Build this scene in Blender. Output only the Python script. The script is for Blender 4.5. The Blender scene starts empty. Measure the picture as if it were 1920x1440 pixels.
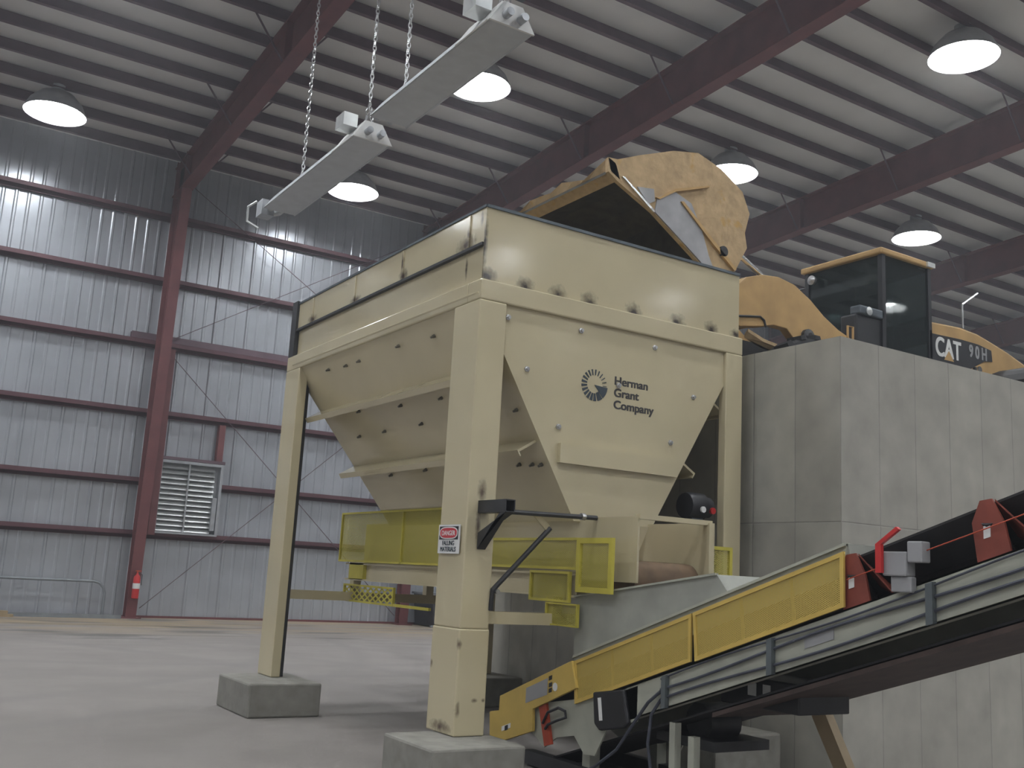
import bpy, bmesh, math, random
from mathutils import Vector, Matrix
random.seed(7)
S = bpy.context.scene
COL = S.collection

# ------------------------------------------------------------------ camera, world, exposure
CAM_LOC = (-4.151, -7.184, 1.6)
YAW, PITCH, ROLL, F_PX = math.radians(32.133), math.radians(10.654), math.radians(3.154), 1912.8
cam_d = bpy.data.cameras.new('camera')
cam = bpy.data.objects.new('camera', cam_d)
COL.objects.link(cam)
cam_d.sensor_width = 36.0
cam_d.lens = F_PX / 1920 * 36.0
cam_d.clip_end = 300
fw = Vector((math.sin(YAW) * math.cos(PITCH), math.cos(YAW) * math.cos(PITCH), math.sin(PITCH)))
rt = Vector((math.cos(YAW), -math.sin(YAW), 0))
up = rt.cross(fw)
R_ = rt * math.cos(ROLL) + up * math.sin(ROLL)
U_ = up * math.cos(ROLL) - rt * math.sin(ROLL)
cam.matrix_world = Matrix(((R_.x, U_.x, -fw.x, CAM_LOC[0]), (R_.y, U_.y, -fw.y, CAM_LOC[1]), (R_.z, U_.z, -fw.z, CAM_LOC[2]), (0, 0, 0, 1)))
S.camera = cam

wd = bpy.data.worlds.new('world')
S.world = wd
wd.use_nodes = True
wd.node_tree.nodes['Background'].inputs[0].default_value = (0.62, 0.68, 0.80, 1)
wd.node_tree.nodes['Background'].inputs[1].default_value = 0.42
# thin dust haze in the hall's air
hz_ = wd.node_tree.nodes.new('ShaderNodeVolumeScatter')
hz_.inputs['Density'].default_value = 0.0034
hz_.inputs['Anisotropy'].default_value = 0.35
hz_.inputs['Color'].default_value = (0.9, 0.93, 1.0, 1)
wd.node_tree.links.new(hz_.outputs[0], wd.node_tree.nodes['World Output'].inputs['Volume'])
S.view_settings.view_transform = 'Standard'
S.view_settings.look = 'None'
S.view_settings.gamma = 1
S.view_settings.use_curve_mapping = False
S.view_settings.exposure = 0.45
S.cycles.max_bounces = 5
S.cycles.diffuse_bounces = 3
S.cycles.glossy_bounces = 2
S.cycles.transmission_bounces = 4
S.cycles.transparent_max_bounces = 8
S.cycles.volume_bounces = 0
S.cycles.use_adaptive_sampling = True
S.cycles.adaptive_threshold = 0.10
S.cycles.adaptive_min_samples = 20
LAMP = 66.0

# ------------------------------------------------------------------ materials
def nodes_of(name):
    m = bpy.data.materials.new(name)
    m.use_nodes = True
    nt = m.node_tree
    return m, nt, nt.nodes['Principled BSDF']

def N(nt, kind, **kw):
    n = nt.nodes.new(kind)
    for k, v in kw.items():
        if k in n.inputs.keys() if isinstance(k, str) else False:
            n.inputs[k].default_value = v
        else:
            setattr(n, k, v)
    return n

def mat(name, col, rough=0.5, metal=0.0, var=0.12, scale=6.0, spec=0.5, bump=0.0, coat=0.0, stains=None, stain_col=(0.05, 0.04, 0.035), wear=None):
    """paint, steel or concrete: a base colour with a little dirt variation, optional bump, optional stains with their own places"""
    m, nt, b = nodes_of(name)
    L = nt.links
    tc = N(nt, 'ShaderNodeNewGeometry')
    nz = N(nt, 'ShaderNodeTexNoise')
    nz.inputs['Scale'].default_value = scale
    nz.inputs['Detail'].default_value = 5
    L.new(tc.outputs['Position'], nz.inputs['Vector'])
    rmp = N(nt, 'ShaderNodeMapRange')
    rmp.inputs['From Min'].default_value = 0.3
    rmp.inputs['From Max'].default_value = 0.7
    L.new(nz.outputs['Fac'], rmp.inputs['Value'])
    mx = N(nt, 'ShaderNodeMix', data_type='RGBA')
    mx.inputs[6].default_value = (*[c * (1 - var) for c in col], 1)
    mx.inputs[7].default_value = (*[min(1, c * (1 + var)) for c in col], 1)
    L.new(rmp.outputs['Result'], mx.inputs[0])
    out = mx.outputs[2]
    if wear:
        n2 = N(nt, 'ShaderNodeTexNoise')
        n2.inputs['Scale'].default_value = wear[1]
        n2.inputs['Detail'].default_value = 8
        L.new(tc.outputs['Position'], n2.inputs['Vector'])
        r2 = N(nt, 'ShaderNodeMapRange')
        r2.inputs['From Min'].default_value = wear[2]
        r2.inputs['From Max'].default_value = wear[2] + 0.08
        L.new(n2.outputs['Fac'], r2.inputs['Value'])
        m2 = N(nt, 'ShaderNodeMix', data_type='RGBA')
        L.new(r2.outputs['Result'], m2.inputs[0])
        L.new(out, m2.inputs[6])
        m2.inputs[7].default_value = (*wear[0], 1)
        out = m2.outputs[2]
    if stains:
        last = None
        n3 = N(nt, 'ShaderNodeTexNoise')
        n3.inputs['Scale'].default_value = 22
        L.new(tc.outputs['Position'], n3.inputs['Vector'])
        for (c, r) in stains:
            sb = N(nt, 'ShaderNodeVectorMath', operation='SUBTRACT')
            L.new(tc.outputs['Position'], sb.inputs[0])
            sb.inputs[1].default_value = c
            ml = N(nt, 'ShaderNodeVectorMath', operation='DIVIDE')
            L.new(sb.outputs[0], ml.inputs[0])
            ml.inputs[1].default_value = r
            ln = N(nt, 'ShaderNodeVectorMath', operation='LENGTH')
            L.new(ml.outputs[0], ln.inputs[0])
            ad = N(nt, 'ShaderNodeMath', operation='MULTIPLY_ADD')
            L.new(n3.outputs['Fac'], ad.inputs[0])
            ad.inputs[1].default_value = 0.9
            L.new(ln.outputs['Value'], ad.inputs[2])
            mr = N(nt, 'ShaderNodeMapRange')
            mr.inputs['From Min'].default_value = 0.55
            mr.inputs['From Max'].default_value = 1.45
            mr.inputs['To Min'].default_value = 1
            mr.inputs['To Max'].default_value = 0
            L.new(ad.outputs[0], mr.inputs['Value'])
            if last is None:
                last = mr.outputs['Result']
            else:
                mm = N(nt, 'ShaderNodeMath', operation='MAXIMUM')
                L.new(last, mm.inputs[0])
                L.new(mr.outputs['Result'], mm.inputs[1])
                last = mm.outputs[0]
        m3 = N(nt, 'ShaderNodeMix', data_type='RGBA')
        L.new(last, m3.inputs[0])
        L.new(out, m3.inputs[6])
        m3.inputs[7].default_value = (*stain_col, 1)
        out = m3.outputs[2]
    L.new(out, b.inputs['Base Color'])
    b.inputs['Roughness'].default_value = rough
    b.inputs['Metallic'].default_value = metal
    b.inputs['Specular IOR Level'].default_value = spec
    b.inputs['Coat Weight'].default_value = coat
    b.inputs['Coat Roughness'].default_value = 0.15
    if bump:
        bp = N(nt, 'ShaderNodeBump')
        bp.inputs['Strength'].default_value = bump
        bp.inputs['Distance'].default_value = 0.02
        L.new(nz.outputs['Fac'], bp.inputs['Height'])
        L.new(bp.outputs['Normal'], b.inputs['Normal'])
    return m

def mesh_mat(name, col, open_frac, pitch, axes):
    """expanded or perforated metal: painted strands with real see-through holes between them"""
    m, nt, b = nodes_of(name)
    L = nt.links
    tc = N(nt, 'ShaderNodeNewGeometry')
    sp = N(nt, 'ShaderNodeSeparateXYZ')
    L.new(tc.outputs['Position'], sp.inputs[0])
    def lin(sg):
        a = N(nt, 'ShaderNodeMath', operation='MULTIPLY_ADD')
        L.new(sp.outputs[axes[0]], a.inputs[0])
        a.inputs[1].default_value = sg * 0.5
        L.new(sp.outputs[axes[1]], a.inputs[2])
        d = N(nt, 'ShaderNodeMath', operation='DIVIDE')
        L.new(a.outputs[0], d.inputs[0])
        d.inputs[1].default_value = pitch
        f = N(nt, 'ShaderNodeMath', operation='FRACT')
        L.new(d.outputs[0], f.inputs[0])
        g = N(nt, 'ShaderNodeMath', operation='LESS_THAN')
        L.new(f.outputs[0], g.inputs[0])
        g.inputs[1].default_value = math.sqrt(open_frac)
        return g.outputs[0]
    h = N(nt, 'ShaderNodeMath', operation='MULTIPLY')
    L.new(lin(1), h.inputs[0])
    L.new(lin(-1), h.inputs[1])
    tr = N(nt, 'ShaderNodeBsdfTransparent')
    ms = N(nt, 'ShaderNodeMixShader')
    L.new(h.outputs[0], ms.inputs[0])
    L.new(b.outputs[0], ms.inputs[1])
    L.new(tr.outputs[0], ms.inputs[2])
    L.new(ms.outputs[0], nt.nodes['Material Output'].inputs[0])
    b.inputs['Base Color'].default_value = (*col, 1)
    b.inputs['Roughness'].default_value = 0.5
    return m

CREAM = (0.575, 0.505, 0.335)
M = {}
M['cream'] = mat('cream_paint', CREAM, 0.15, var=0.05, scale=1.5, coat=0.0, spec=0.7)
fs = [((x, 0.03, 4.075), (0.11, 0.1, 0.10)) for x in (0.46, 0.81, 1.155, 1.67, 2.21, 2.65)] + [((0.07, 0.03, 4.10), (0.13, 0.1, 0.09)), ((2.98, 0.03, 4.09), (0.10, 0.1, 0.06)), ((0.03, 0.03, 4.38), (0.035, 0.05, 0.30))]
M['cream_front'] = mat('cream_paint_scorched', CREAM, 0.12, var=0.05, scale=1.5, stains=fs, spec=0.7)
ss = [((0.02, 1.58, 4.43), (0.1, 0.12, 0.09)), ((0.02, 1.60, 4.56), (0.1, 0.03, 0.14)), ((0.02, 0.34, 4.44), (0.1, 0.20, 0.10)), ((0.02, 0.30, 4.52), (0.1, 0.04, 0.10)),
      ((0.02, 2.72, 4.42), (0.1, 0.16, 0.05)), ((0.02, 3.95, 4.43), (0.1, 0.16, 0.07)), ((0.05, 0.36, 4.23), (0.1, 0.025, 0.13)), ((0.02, 0.10, 4.62), (0.1, 0.03, 0.08))]
M['cream_side'] = mat('cream_paint_streaked', CREAM, 0.12, var=0.05, scale=1.5, stains=ss, stain_col=(0.09, 0.065, 0.05), spec=0.7)
ps = [((0.0, 0.0, 1.05), (0.03, 0.03, 0.05)), ((0.17, 0.0, 0.62), (0.04, 0.04, 0.02)), ((0.02, 0.0, 0.55), (0.025, 0.03, 0.07)), ((0.25, 0.0, 0.62), (0.02, 0.03, 0.02)), ((0.0, 0.42, 0.87), (0.02, 0.03, 0.04)),
      ((0.13, 0.0, 2.27), (0.05, 0.04, 0.12)), ((0.11, 0.0, 2.0), (0.03, 0.04, 0.2)), ((0.0, 0.2, 0.40), (0.05, 0.2, 0.06))]
M['cream_post'] = mat('cream_paint_chipped', CREAM, 0.15, var=0.05, scale=1.5, stains=ps, stain_col=(0.12, 0.085, 0.06), spec=0.7)
M['maroon'] = mat('red_oxide_paint', (0.150, 0.048, 0.050), 0.6, var=0.15, scale=2)
M['girt'] = mat('red_oxide_girt', (0.105, 0.042, 0.052), 0.6, var=0.15, scale=2)
M['purlin'] = mat('red_oxide_primer', (0.125, 0.078, 0.098), 0.6, var=0.15, scale=2)
M['roof'] = mat('white_vinyl_liner', (0.74, 0.73, 0.72), 0.75, var=0.05, scale=1)
M['panel_white'] = mat('pale_panel', (0.62, 0.63, 0.65), 0.6, var=0.05)
M['galv'] = mat('galvalume_panel', (0.46, 0.485, 0.53), 0.28, metal=0.40, var=0.08, scale=1.2)
M['galv_part'] = mat('galvanised_sheet', (0.45, 0.47, 0.50), 0.4, metal=0.5, var=0.1)
M['hood_grey'] = mat('grey_reflector_sheet', (0.52, 0.54, 0.57), 0.5, metal=0.0, var=0.05)
M['alu'] = mat('bright_aluminium', (0.72, 0.74, 0.74), 0.3, metal=0.6, var=0.08)
M['dark'] = mat('dark_steel', (0.030, 0.030, 0.033), 0.5, var=0.3)
M['rim'] = mat('blue_grey_steel', (0.10, 0.12, 0.14), 0.45, metal=0.3, var=0.2)
M['black'] = mat('black_plastic', (0.016, 0.016, 0.02), 0.45, var=0.2)
M['rubber'] = mat('black_rubber', (0.016, 0.015, 0.017), 0.7, var=0.3)
M['tyre'] = mat('tyre_rubber', (0.02, 0.02, 0.022), 0.8, var=0.3)
M['belt_brown'] = mat('dusty_brown_belt', (0.17, 0.11, 0.065), 0.7, var=0.25)
M['yellow'] = mat('lemon_yellow_paint', (0.54, 0.47, 0.07), 0.45, var=0.08)
M['amber'] = mat('amber_yellow_paint', (0.60, 0.42, 0.10), 0.45, var=0.06)
M['amber_pale'] = mat('pale_amber_paint', (0.62, 0.46, 0.11), 0.45, var=0.06)
M['cat'] = mat('dusty_machine_yellow', (0.50, 0.315, 0.125), 0.5, var=0.15, scale=3)
M['cat_dusty'] = mat('mud_caked_yellow', (0.50, 0.355, 0.195), 0.8, var=0.16, scale=9, bump=0.5, wear=((0.50, 0.31, 0.10), 5, 0.60))
M['wear_steel'] = mat('scuffed_grey_steel', (0.36, 0.36, 0.37), 0.4, metal=0.3, var=0.2, scale=4)
M['bright'] = mat('polished_steel', (0.75, 0.75, 0.75), 0.2, metal=1.0, var=0.05)
M['bucket_in'] = mat('dark_bucket_steel', (0.085, 0.075, 0.055), 0.6, metal=0.2, var=0.25)
M['conv'] = mat('grey_green_paint', (0.40, 0.405, 0.34), 0.5, var=0.08)
M['chute'] = mat('grey_chute_paint', (0.33, 0.335, 0.295), 0.55, var=0.1)
M['orange'] = mat('orange_red_paint', (0.42, 0.055, 0.02), 0.5, var=0.15)
M['redbrown'] = mat('red_brown_paint', (0.22, 0.045, 0.028), 0.55, var=0.2)
M['cable'] = mat('navy_cable', (0.05, 0.055, 0.075), 0.5, var=0.2)
M['tan'] = mat('tan_steel', (0.33, 0.25, 0.15), 0.6, var=0.1)
M['white'] = mat('white_enamel', (0.75, 0.75, 0.74), 0.45, var=0.04)
M['sticker'] = mat('grey_sticker', (0.33, 0.33, 0.34), 0.6, var=0.05)
M['signred'] = mat('sign_red', (0.55, 0.045, 0.06), 0.5, var=0.03)
M['ink'] = mat('dark_blue_ink', (0.035, 0.05, 0.065), 0.5, var=0.05)
M['ink_text'] = mat('charcoal_ink', (0.045, 0.042, 0.042), 0.5, var=0.05)
M['cast'] = mat('cast_concrete', (0.27, 0.265, 0.24), 0.85, var=0.14, scale=7, bump=0.15)
M['footing'] = mat('footing_concrete', (0.25, 0.24, 0.215), 0.85, var=0.16, scale=8, bump=0.2)
M['firered'] = mat('extinguisher_red', (0.55, 0.03, 0.03), 0.3, var=0.03)
M['bolt'] = mat('zinc_bolt', (0.55, 0.55, 0.56), 0.3, metal=0.9, var=0.1)
M['bolt_dark'] = mat('painted_bolt', (0.14, 0.13, 0.10), 0.5, var=0.1)
M['gatepipe'] = mat('dull_grey_pipe', (0.24, 0.26, 0.28), 0.5, metal=0.3)
M['mesh_lemon'] = mesh_mat('lemon_expanded_mesh', (0.50, 0.44, 0.07), 0.42, 0.016, (1, 2))
M['mesh_lemon_x'] = mesh_mat('lemon_expanded_mesh_cross', (0.50, 0.44, 0.07), 0.42, 0.016, (0, 2))
M['mesh_coarse'] = mesh_mat('lemon_coarse_mesh', (0.52, 0.46, 0.07), 0.45, 0.075, (1, 2))
M['mesh_amber'] = mesh_mat('amber_perforated_sheet', (0.56, 0.41, 0.10), 0.22, 0.012, (1, 2))
def emit(name, col, st):
    m, nt, b = nodes_of(name)
    b.inputs['Base Color'].default_value = (0.8, 0.8, 0.8, 1)
    b.inputs['Emission Color'].default_value = (*col, 1)
    b.inputs['Emission Strength'].default_value = st
    return m
M['glow'] = emit('lamp_refractor', (0.93, 0.97, 1.0), LAMP)

def glass_mat():
    m, nt, b = nodes_of('tinted_cab_glass')
    b.inputs['Base Color'].default_value = (0.16, 0.22, 0.22, 1)
    b.inputs['Roughness'].default_value = 0.03
    b.inputs['Transmission Weight'].default_value = 0.9
    b.inputs['IOR'].default_value = 1.5
    return m
M['glass'] = glass_mat()

def wall_concrete():
    """board-formed concrete: tall form panels with fine joints, each panel its own shade"""
    m, nt, b = nodes_of('board_formed_concrete')
    L = nt.links
    tc = N(nt, 'ShaderNodeNewGeometry')
    sp = N(nt, 'ShaderNodeSeparateXYZ')
    L.new(tc.outputs['Position'], sp.inputs[0])
    ad = N(nt, 'ShaderNodeMath', operation='SUBTRACT')
    L.new(sp.outputs[0], ad.inputs[0])
    L.new(sp.outputs[1], ad.inputs[1])
    ad2 = N(nt, 'ShaderNodeMath', operation='SUBTRACT')
    L.new(ad.outputs[0], ad2.inputs[0])
    ad2.inputs[1].default_value = 4.30
    cb = N(nt, 'ShaderNodeCombineXYZ')
    L.new(ad2.outputs[0], cb.inputs[0])
    L.new(sp.outputs[2], cb.inputs[1])
    br = N(nt, 'ShaderNodeTexBrick')
    br.offset = 0.0
    br.inputs['Scale'].default_value = 1
    br.inputs['Brick Width'].default_value = 0.54
    br.inputs['Row Height'].default_value = 2.24
    br.inputs['Mortar Size'].default_value = 0.008
    br.inputs['Mortar Smooth'].default_value = 0.6
    br.inputs['Color1'].default_value = (0.36, 0.345, 0.305, 1)
    br.inputs['Color2'].default_value = (0.425, 0.41, 0.36, 1)
    br.inputs['Mortar'].default_value = (0.29, 0.28, 0.25, 1)
    L.new(cb.outputs[0], br.inputs['Vector'])
    nz = N(nt, 'ShaderNodeTexNoise')
    nz.inputs['Scale'].default_value = 3.0
    nz.inputs['Detail'].default_value = 8
    L.new(tc.outputs['Position'], nz.inputs['Vector'])
    mr = N(nt, 'ShaderNodeMapRange')
    mr.inputs['From Min'].default_value = 0.3
    mr.inputs['From Max'].default_value = 0.7
    mr.inputs['To Min'].default_value = 0.86
    mr.inputs['To Max'].default_value = 1.12
    L.new(nz.outputs['Fac'], mr.inputs['Value'])
    mx = N(nt, 'ShaderNodeVectorMath', operation='SCALE')
    L.new(br.outputs['Color'], mx.inputs[0])
    L.new(mr.outputs['Result'], mx.inputs['Scale'])
    L.new(mx.outputs[0], b.inputs['Base Color'])
    b.inputs['Roughness'].default_value = 0.85
    bp = N(nt, 'ShaderNodeBump')
    bp.inputs['Strength'].default_value = 0.35
    bp.inputs['Distance'].default_value = 0.01
    L.new(br.outputs['Fac'], bp.inputs['Height'])
    bp.invert = True
    L.new(bp.outputs['Normal'], b.inputs['Normal'])
    return m
M['wallcon'] = wall_concrete()

def floor_mat():
    """dusty slab: pale grey with tyre arcs, damp patches and brown spill along the far wall"""
    m, nt, b = nodes_of('dusty_concrete_slab')
    L = nt.links
    tc = N(nt, 'ShaderNodeNewGeometry')
    nz = N(nt, 'ShaderNodeTexNoise')
    nz.inputs['Scale'].default_value = 0.55
    nz.inputs['Detail'].default_value = 9
    nz.inputs['Roughness'].default_value = 0.62
    L.new(tc.outputs['Position'], nz.inputs['Vector'])
    cr = N(nt, 'ShaderNodeValToRGB')
    cr.color_ramp.elements[0].position = 0.3
    cr.color_ramp.elements[0].color = (0.205, 0.186, 0.174, 1)
    cr.color_ramp.elements[1].position = 0.7
    cr.color_ramp.elements[1].color = (0.27, 0.246, 0.231, 1)
    L.new(nz.outputs['Fac'], cr.inputs[0])
    out = cr.outputs[0]
    def blend(fac, col, amount):
        nonlocal out
        mu = N(nt, 'ShaderNodeMath', operation='MULTIPLY')
        L.new(fac, mu.inputs[0])
        mu.inputs[1].default_value = amount
        mx = N(nt, 'ShaderNodeMix', data_type='RGBA')
        L.new(mu.outputs[0], mx.inputs[0])
        L.new(out, mx.inputs[6])
        mx.inputs[7].default_value = (*col, 1)
        out = mx.outputs[2]
    def rng(sock, a, c, lo=0, hi=1):
        r = N(nt, 'ShaderNodeMapRange')
        r.inputs['From Min'].default_value = a
        r.inputs['From Max'].default_value = c
        r.inputs['To Min'].default_value = lo
        r.inputs['To Max'].default_value = hi
        L.new(sock, r.inputs['Value'])
        return r.outputs['Result']
    def mul(p, q):
        x = N(nt, 'ShaderNodeMath', operation='MULTIPLY')
        L.new(p, x.inputs[0])
        L.new(q, x.inputs[1])
        return x.outputs[0]
    sp = N(nt, 'ShaderNodeSeparateXYZ')
    L.new(tc.outputs['Position'], sp.inputs[0])
    # brown spill near the far wall
    st = N(nt, 'ShaderNodeMapping')
    st.inputs['Scale'].default_value = (0.16, 0.75, 1)
    L.new(tc.outputs['Position'], st.inputs['Vector'])
    n2 = N(nt, 'ShaderNodeTexNoise')
    n2.inputs['Scale'].default_value = 1.5
    n2.inputs['Detail'].default_value = 6
    L.new(st.outputs[0], n2.inputs['Vector'])
    band = rng(sp.outputs[1], 14.5, 18.0)
    blend(mul(band, rng(n2.outputs['Fac'], 0.40, 0.55)), (0.33, 0.25, 0.15), 0.8)
    n3 = N(nt, 'ShaderNodeTexNoise')
    n3.inputs['Scale'].default_value = 2.3
    n3.inputs['Detail'].default_value = 4
    st2 = N(nt, 'ShaderNodeMapping')
    st2.inputs['Location'].default_value = (5, 3, 0)
    st2.inputs['Scale'].default_value = (0.14, 0.6, 1)
    L.new(tc.outputs['Position'], st2.inputs['Vector'])
    L.new(st2.outputs[0], n3.inputs['Vector'])
    blend(mul(rng(sp.outputs[1], 12.0, 15.0), rng(n3.outputs['Fac'], 0.56, 0.62)), (0.105, 0.10, 0.095), 0.75)
    # tyre arcs: rings round two far turning centres
    for (cx, cy, r, w) in ((-9, 16, 12.5, 0.16), (-9, 16, 14.1, 0.16), (-16, 3, 18.2, 0.2), (-16, 3, 20.1, 0.2), (2.5, 26, 17.0, 0.2), (2.5, 26, 18.6, 0.2)):
        d = N(nt, 'ShaderNodeVectorMath', operation='DISTANCE')
        L.new(tc.outputs['Position'], d.inputs[0])
        d.inputs[1].default_value = (cx, cy, 0)
        sb = N(nt, 'ShaderNodeMath', operation='SUBTRACT')
        L.new(d.outputs['Value'], sb.inputs[0])
        sb.inputs[1].default_value = r
        ab = N(nt, 'ShaderNodeMath', operation='ABSOLUTE')
        L.new(sb.outputs[0], ab.inputs[0])
        blend(mul(rng(ab.outputs[0], w * 1.6, w * 0.4), rng(nz.outputs['Fac'], 0.35, 0.62)), (0.17, 0.16, 0.155), 0.4)
    L.new(out, b.inputs['Base Color'])
    b.inputs['Roughness'].default_value = 0.75
    bp = N(nt, 'ShaderNodeBump')
    bp.inputs['Strength'].default_value = 0.15
    n4 = N(nt, 'ShaderNodeTexNoise')
    n4.inputs['Scale'].default_value = 30
    L.new(tc.outputs['Position'], n4.inputs['Vector'])
    L.new(n4.outputs['Fac'], bp.inputs['Height'])
    bp.inputs['Distance'].default_value = 0.01
    L.new(bp.outputs['Normal'], b.inputs['Normal'])
    return m
M['floor'] = floor_mat()

# ------------------------------------------------------------------ mesh building
class MB:
    def __init__(s):
        s.v = []
        s.f = []
    def add(s, vs, fs):
        o = len(s.v)
        s.v += [tuple(v) for v in vs]
        s.f += [tuple(i + o for i in f) for f in fs]
        return s
    def hexa(s, p):
        return s.add(p, [(0, 3, 2, 1), (4, 5, 6, 7), (0, 1, 5, 4), (1, 2, 6, 5), (2, 3, 7, 6), (3, 0, 4, 7)])
    def box(s, x0, y0, z0, x1, y1, z1):
        return s.hexa([(x0, y0, z0), (x1, y0, z0), (x1, y1, z0), (x0, y1, z0), (x0, y0, z1), (x1, y0, z1), (x1, y1, z1), (x0, y1, z1)])
    def prism(s, poly, ax, a, b):
        """polygon in the two other axes (in x, y, z order), extruded along ax from a to b"""
        def pt(p, t):
            return {'x': (t, p[0], p[1]), 'y': (p[0], t, p[1]), 'z': (p[0], p[1], t)}[ax]
        n = len(poly)
        vs = [pt(p, a) for p in poly] + [pt(p, b) for p in poly]
        return s.add(vs, [tuple(range(n))[::-1], tuple(range(n, 2 * n))] + [(i, (i + 1) % n, n + (i + 1) % n, n + i) for i in range(n)])
    def slab(s, pts, th):
        """a flat plate through pts (in order), thickened by vector th"""
        n = len(pts)
        t = Vector(th)
        vs = [Vector(p) for p in pts] + [Vector(p) + t for p in pts]
        return s.add(vs, [tuple(range(n))[::-1], tuple(range(n, 2 * n))] + [(i, (i + 1) % n, n + (i + 1) % n, n + i) for i in range(n)])
    def tube(s, path, r, n=8, closed=False, caps=True):
        P = [Vector(p) for p in path]
        m = len(P)
        rs = r if isinstance(r, (list, tuple)) else [r] * m
        rings = []
        prev = None
        for i in range(m):
            if closed:
                t = (P[(i + 1) % m] - P[i - 1]).normalized()
            else:
                t = (P[min(i + 1, m - 1)] - P[max(i - 1, 0)]).normalized()
            if prev is None:
                a = Vector((0, 0, 1)) if abs(t.z) < 0.9 else Vector((1, 0, 0))
                u = t.cross(a).normalized()
            else:
                u = (prev - t * prev.dot(t)).normalized()
            prev = u
            w = t.cross(u)
            rings.append([P[i] + (u * math.cos(2 * math.pi * k / n) + w * math.sin(2 * math.pi * k / n)) * rs[i] for k in range(n)])
        vs = [v for rg in rings for v in rg]
        fs = []
        for i in range(m if closed else m - 1):
            j = (i + 1) % m
            for k in range(n):
                fs.append((i * n + k, i * n + (k + 1) % n, j * n + (k + 1) % n, j * n + k))
        if caps and not closed:
            fs += [tuple(range(n))[::-1], tuple(range((m - 1) * n, m * n))]
        return s.add(vs, fs)
    def lathe(s, prof, c, n=24, axis='z'):
        vs, fs = [], []
        for (r, h) in prof:
            for k in range(n):
                a = 2 * math.pi * k / n
                p, q = r * math.cos(a), r * math.sin(a)
                vs.append({'z': (c[0] + p, c[1] + q, c[2] + h), 'x': (c[0] + h, c[1] + p, c[2] + q), 'y': (c[0] + p, c[1] + h, c[2] + q)}[axis])
        for i in range(len(prof) - 1):
            for k in range(n):
                fs.append((i * n + k, i * n + (k + 1) % n, (i + 1) * n + (k + 1) % n, (i + 1) * n + k))
        fs += [tuple(range(n))[::-1], tuple(range((len(prof) - 1) * n, len(prof) * n))]
        return s.add(vs, fs)
    def ring(s, outer, inner, ax, a, b):
        """a frame: the region between two outlines of the same length, extruded along ax"""
        n = len(outer)
        for i in range(n):
            j = (i + 1) % n
            s.prism([outer[i], outer[j], inner[j], inner[i]], ax, a, b)
        return s
    def build(s, name, m, parent=None, bevel=0.0, smooth=False, origin=None):
        me = bpy.data.meshes.new(name)
        if parent is not None:
            o0 = Vector(world_of(parent))
        elif origin is not None:
            o0 = Vector(origin)
        else:
            xs, ys, zs = zip(*s.v)
            o0 = Vector(((min(xs) + max(xs)) / 2, (min(ys) + max(ys)) / 2, min(zs)))
        me.from_pydata([Vector(v) - o0 for v in s.v], [], s.f)
        bm = bmesh.new()
        bm.from_mesh(me)
        bmesh.ops.recalc_face_normals(bm, faces=bm.faces)
        bm.to_mesh(me)
        bm.free()
        me.materials.append(m if not isinstance(m, str) else M[m])
        if smooth:
            for p in me.polygons:
                p.use_smooth = True
            try:
                me.set_sharp_from_angle(angle=math.radians(40))
            except Exception:
                pass
        ob = bpy.data.objects.new(name, me)
        COL.objects.link(ob)
        if parent is not None:
            ob.parent = parent
        else:
            ob.location = o0
        if bevel:
            md = ob.modifiers.new('bevel', 'BEVEL')
            md.width = bevel
            md.segments = 2
            md.limit_method = 'ANGLE'
        return ob

def world_of(o):
    v = Vector((0, 0, 0))
    while o is not None:
        v += o.location
        o = o.parent
    return v

def tag(o, label=None, cat=None, group=None, kind=None):
    if label:
        o['label'] = label
    if cat:
        o['category'] = cat
    if group:
        o['group'] = group
    if kind:
        o['kind'] = kind
    return o

def thing(name, loc, label, cat, group=None):
    o = bpy.data.objects.new(name, None)
    COL.objects.link(o)
    o.location = loc
    o.empty_display_size = 0.2
    return tag(o, label, cat, group)

def copy_tree(o, parent=None):
    c = o.copy()
    COL.objects.link(c)
    if parent is not None:
        c.parent = parent
    for ch in list(o.children):
        copy_tree(ch, c)
    return c

def lettering(name, lines, loc, right, upv, size, m, parent, depth=0.004, bold=0.0, align='LEFT', spacing=1.0, sx=1.0):
    cu = bpy.data.curves.new(name, 'FONT')
    cu.body = '\n'.join(lines)
    cu.size = size
    cu.extrude = depth
    cu.align_x = align
    cu.space_line = spacing
    tmp = bpy.data.objects.new(name + '_tmp', cu)
    COL.objects.link(tmp)
    bpy.context.view_layer.update()
    dg = bpy.context.evaluated_depsgraph_get()
    me = bpy.data.meshes.new_from_object(tmp.evaluated_get(dg))
    bpy.data.objects.remove(tmp)
    r, u = Vector(right).normalized(), Vector(upv).normalized()
    n = r.cross(u)
    o0 = Vector(world_of(parent))
    L = Vector(loc)
    # heavier strokes: the letters laid over themselves, shifted by a hair
    if bold:
        bm = bmesh.new()
        for k in (-1, 0, 1):
            for q in ((-1, 1) if k else (0,)):
                me2 = me.copy()
                for v in me2.vertices:
                    v.co.x += k * bold
                    v.co.y += q * bold * .6
                    v.co.z += (k * .3 + q * .1) * depth * .2
                bm.from_mesh(me2)
                bpy.data.meshes.remove(me2)
        bm.to_mesh(me)
        bm.free()
    for v in me.vertices:
        v.co = L + r * (v.co.x * sx) + u * v.co.y + n * v.co.z - o0
    me.materials.clear()
    me.materials.append(M[m])
    ob = bpy.data.objects.new(name, me)
    COL.objects.link(ob)
    ob.parent = parent
    return ob

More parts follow.
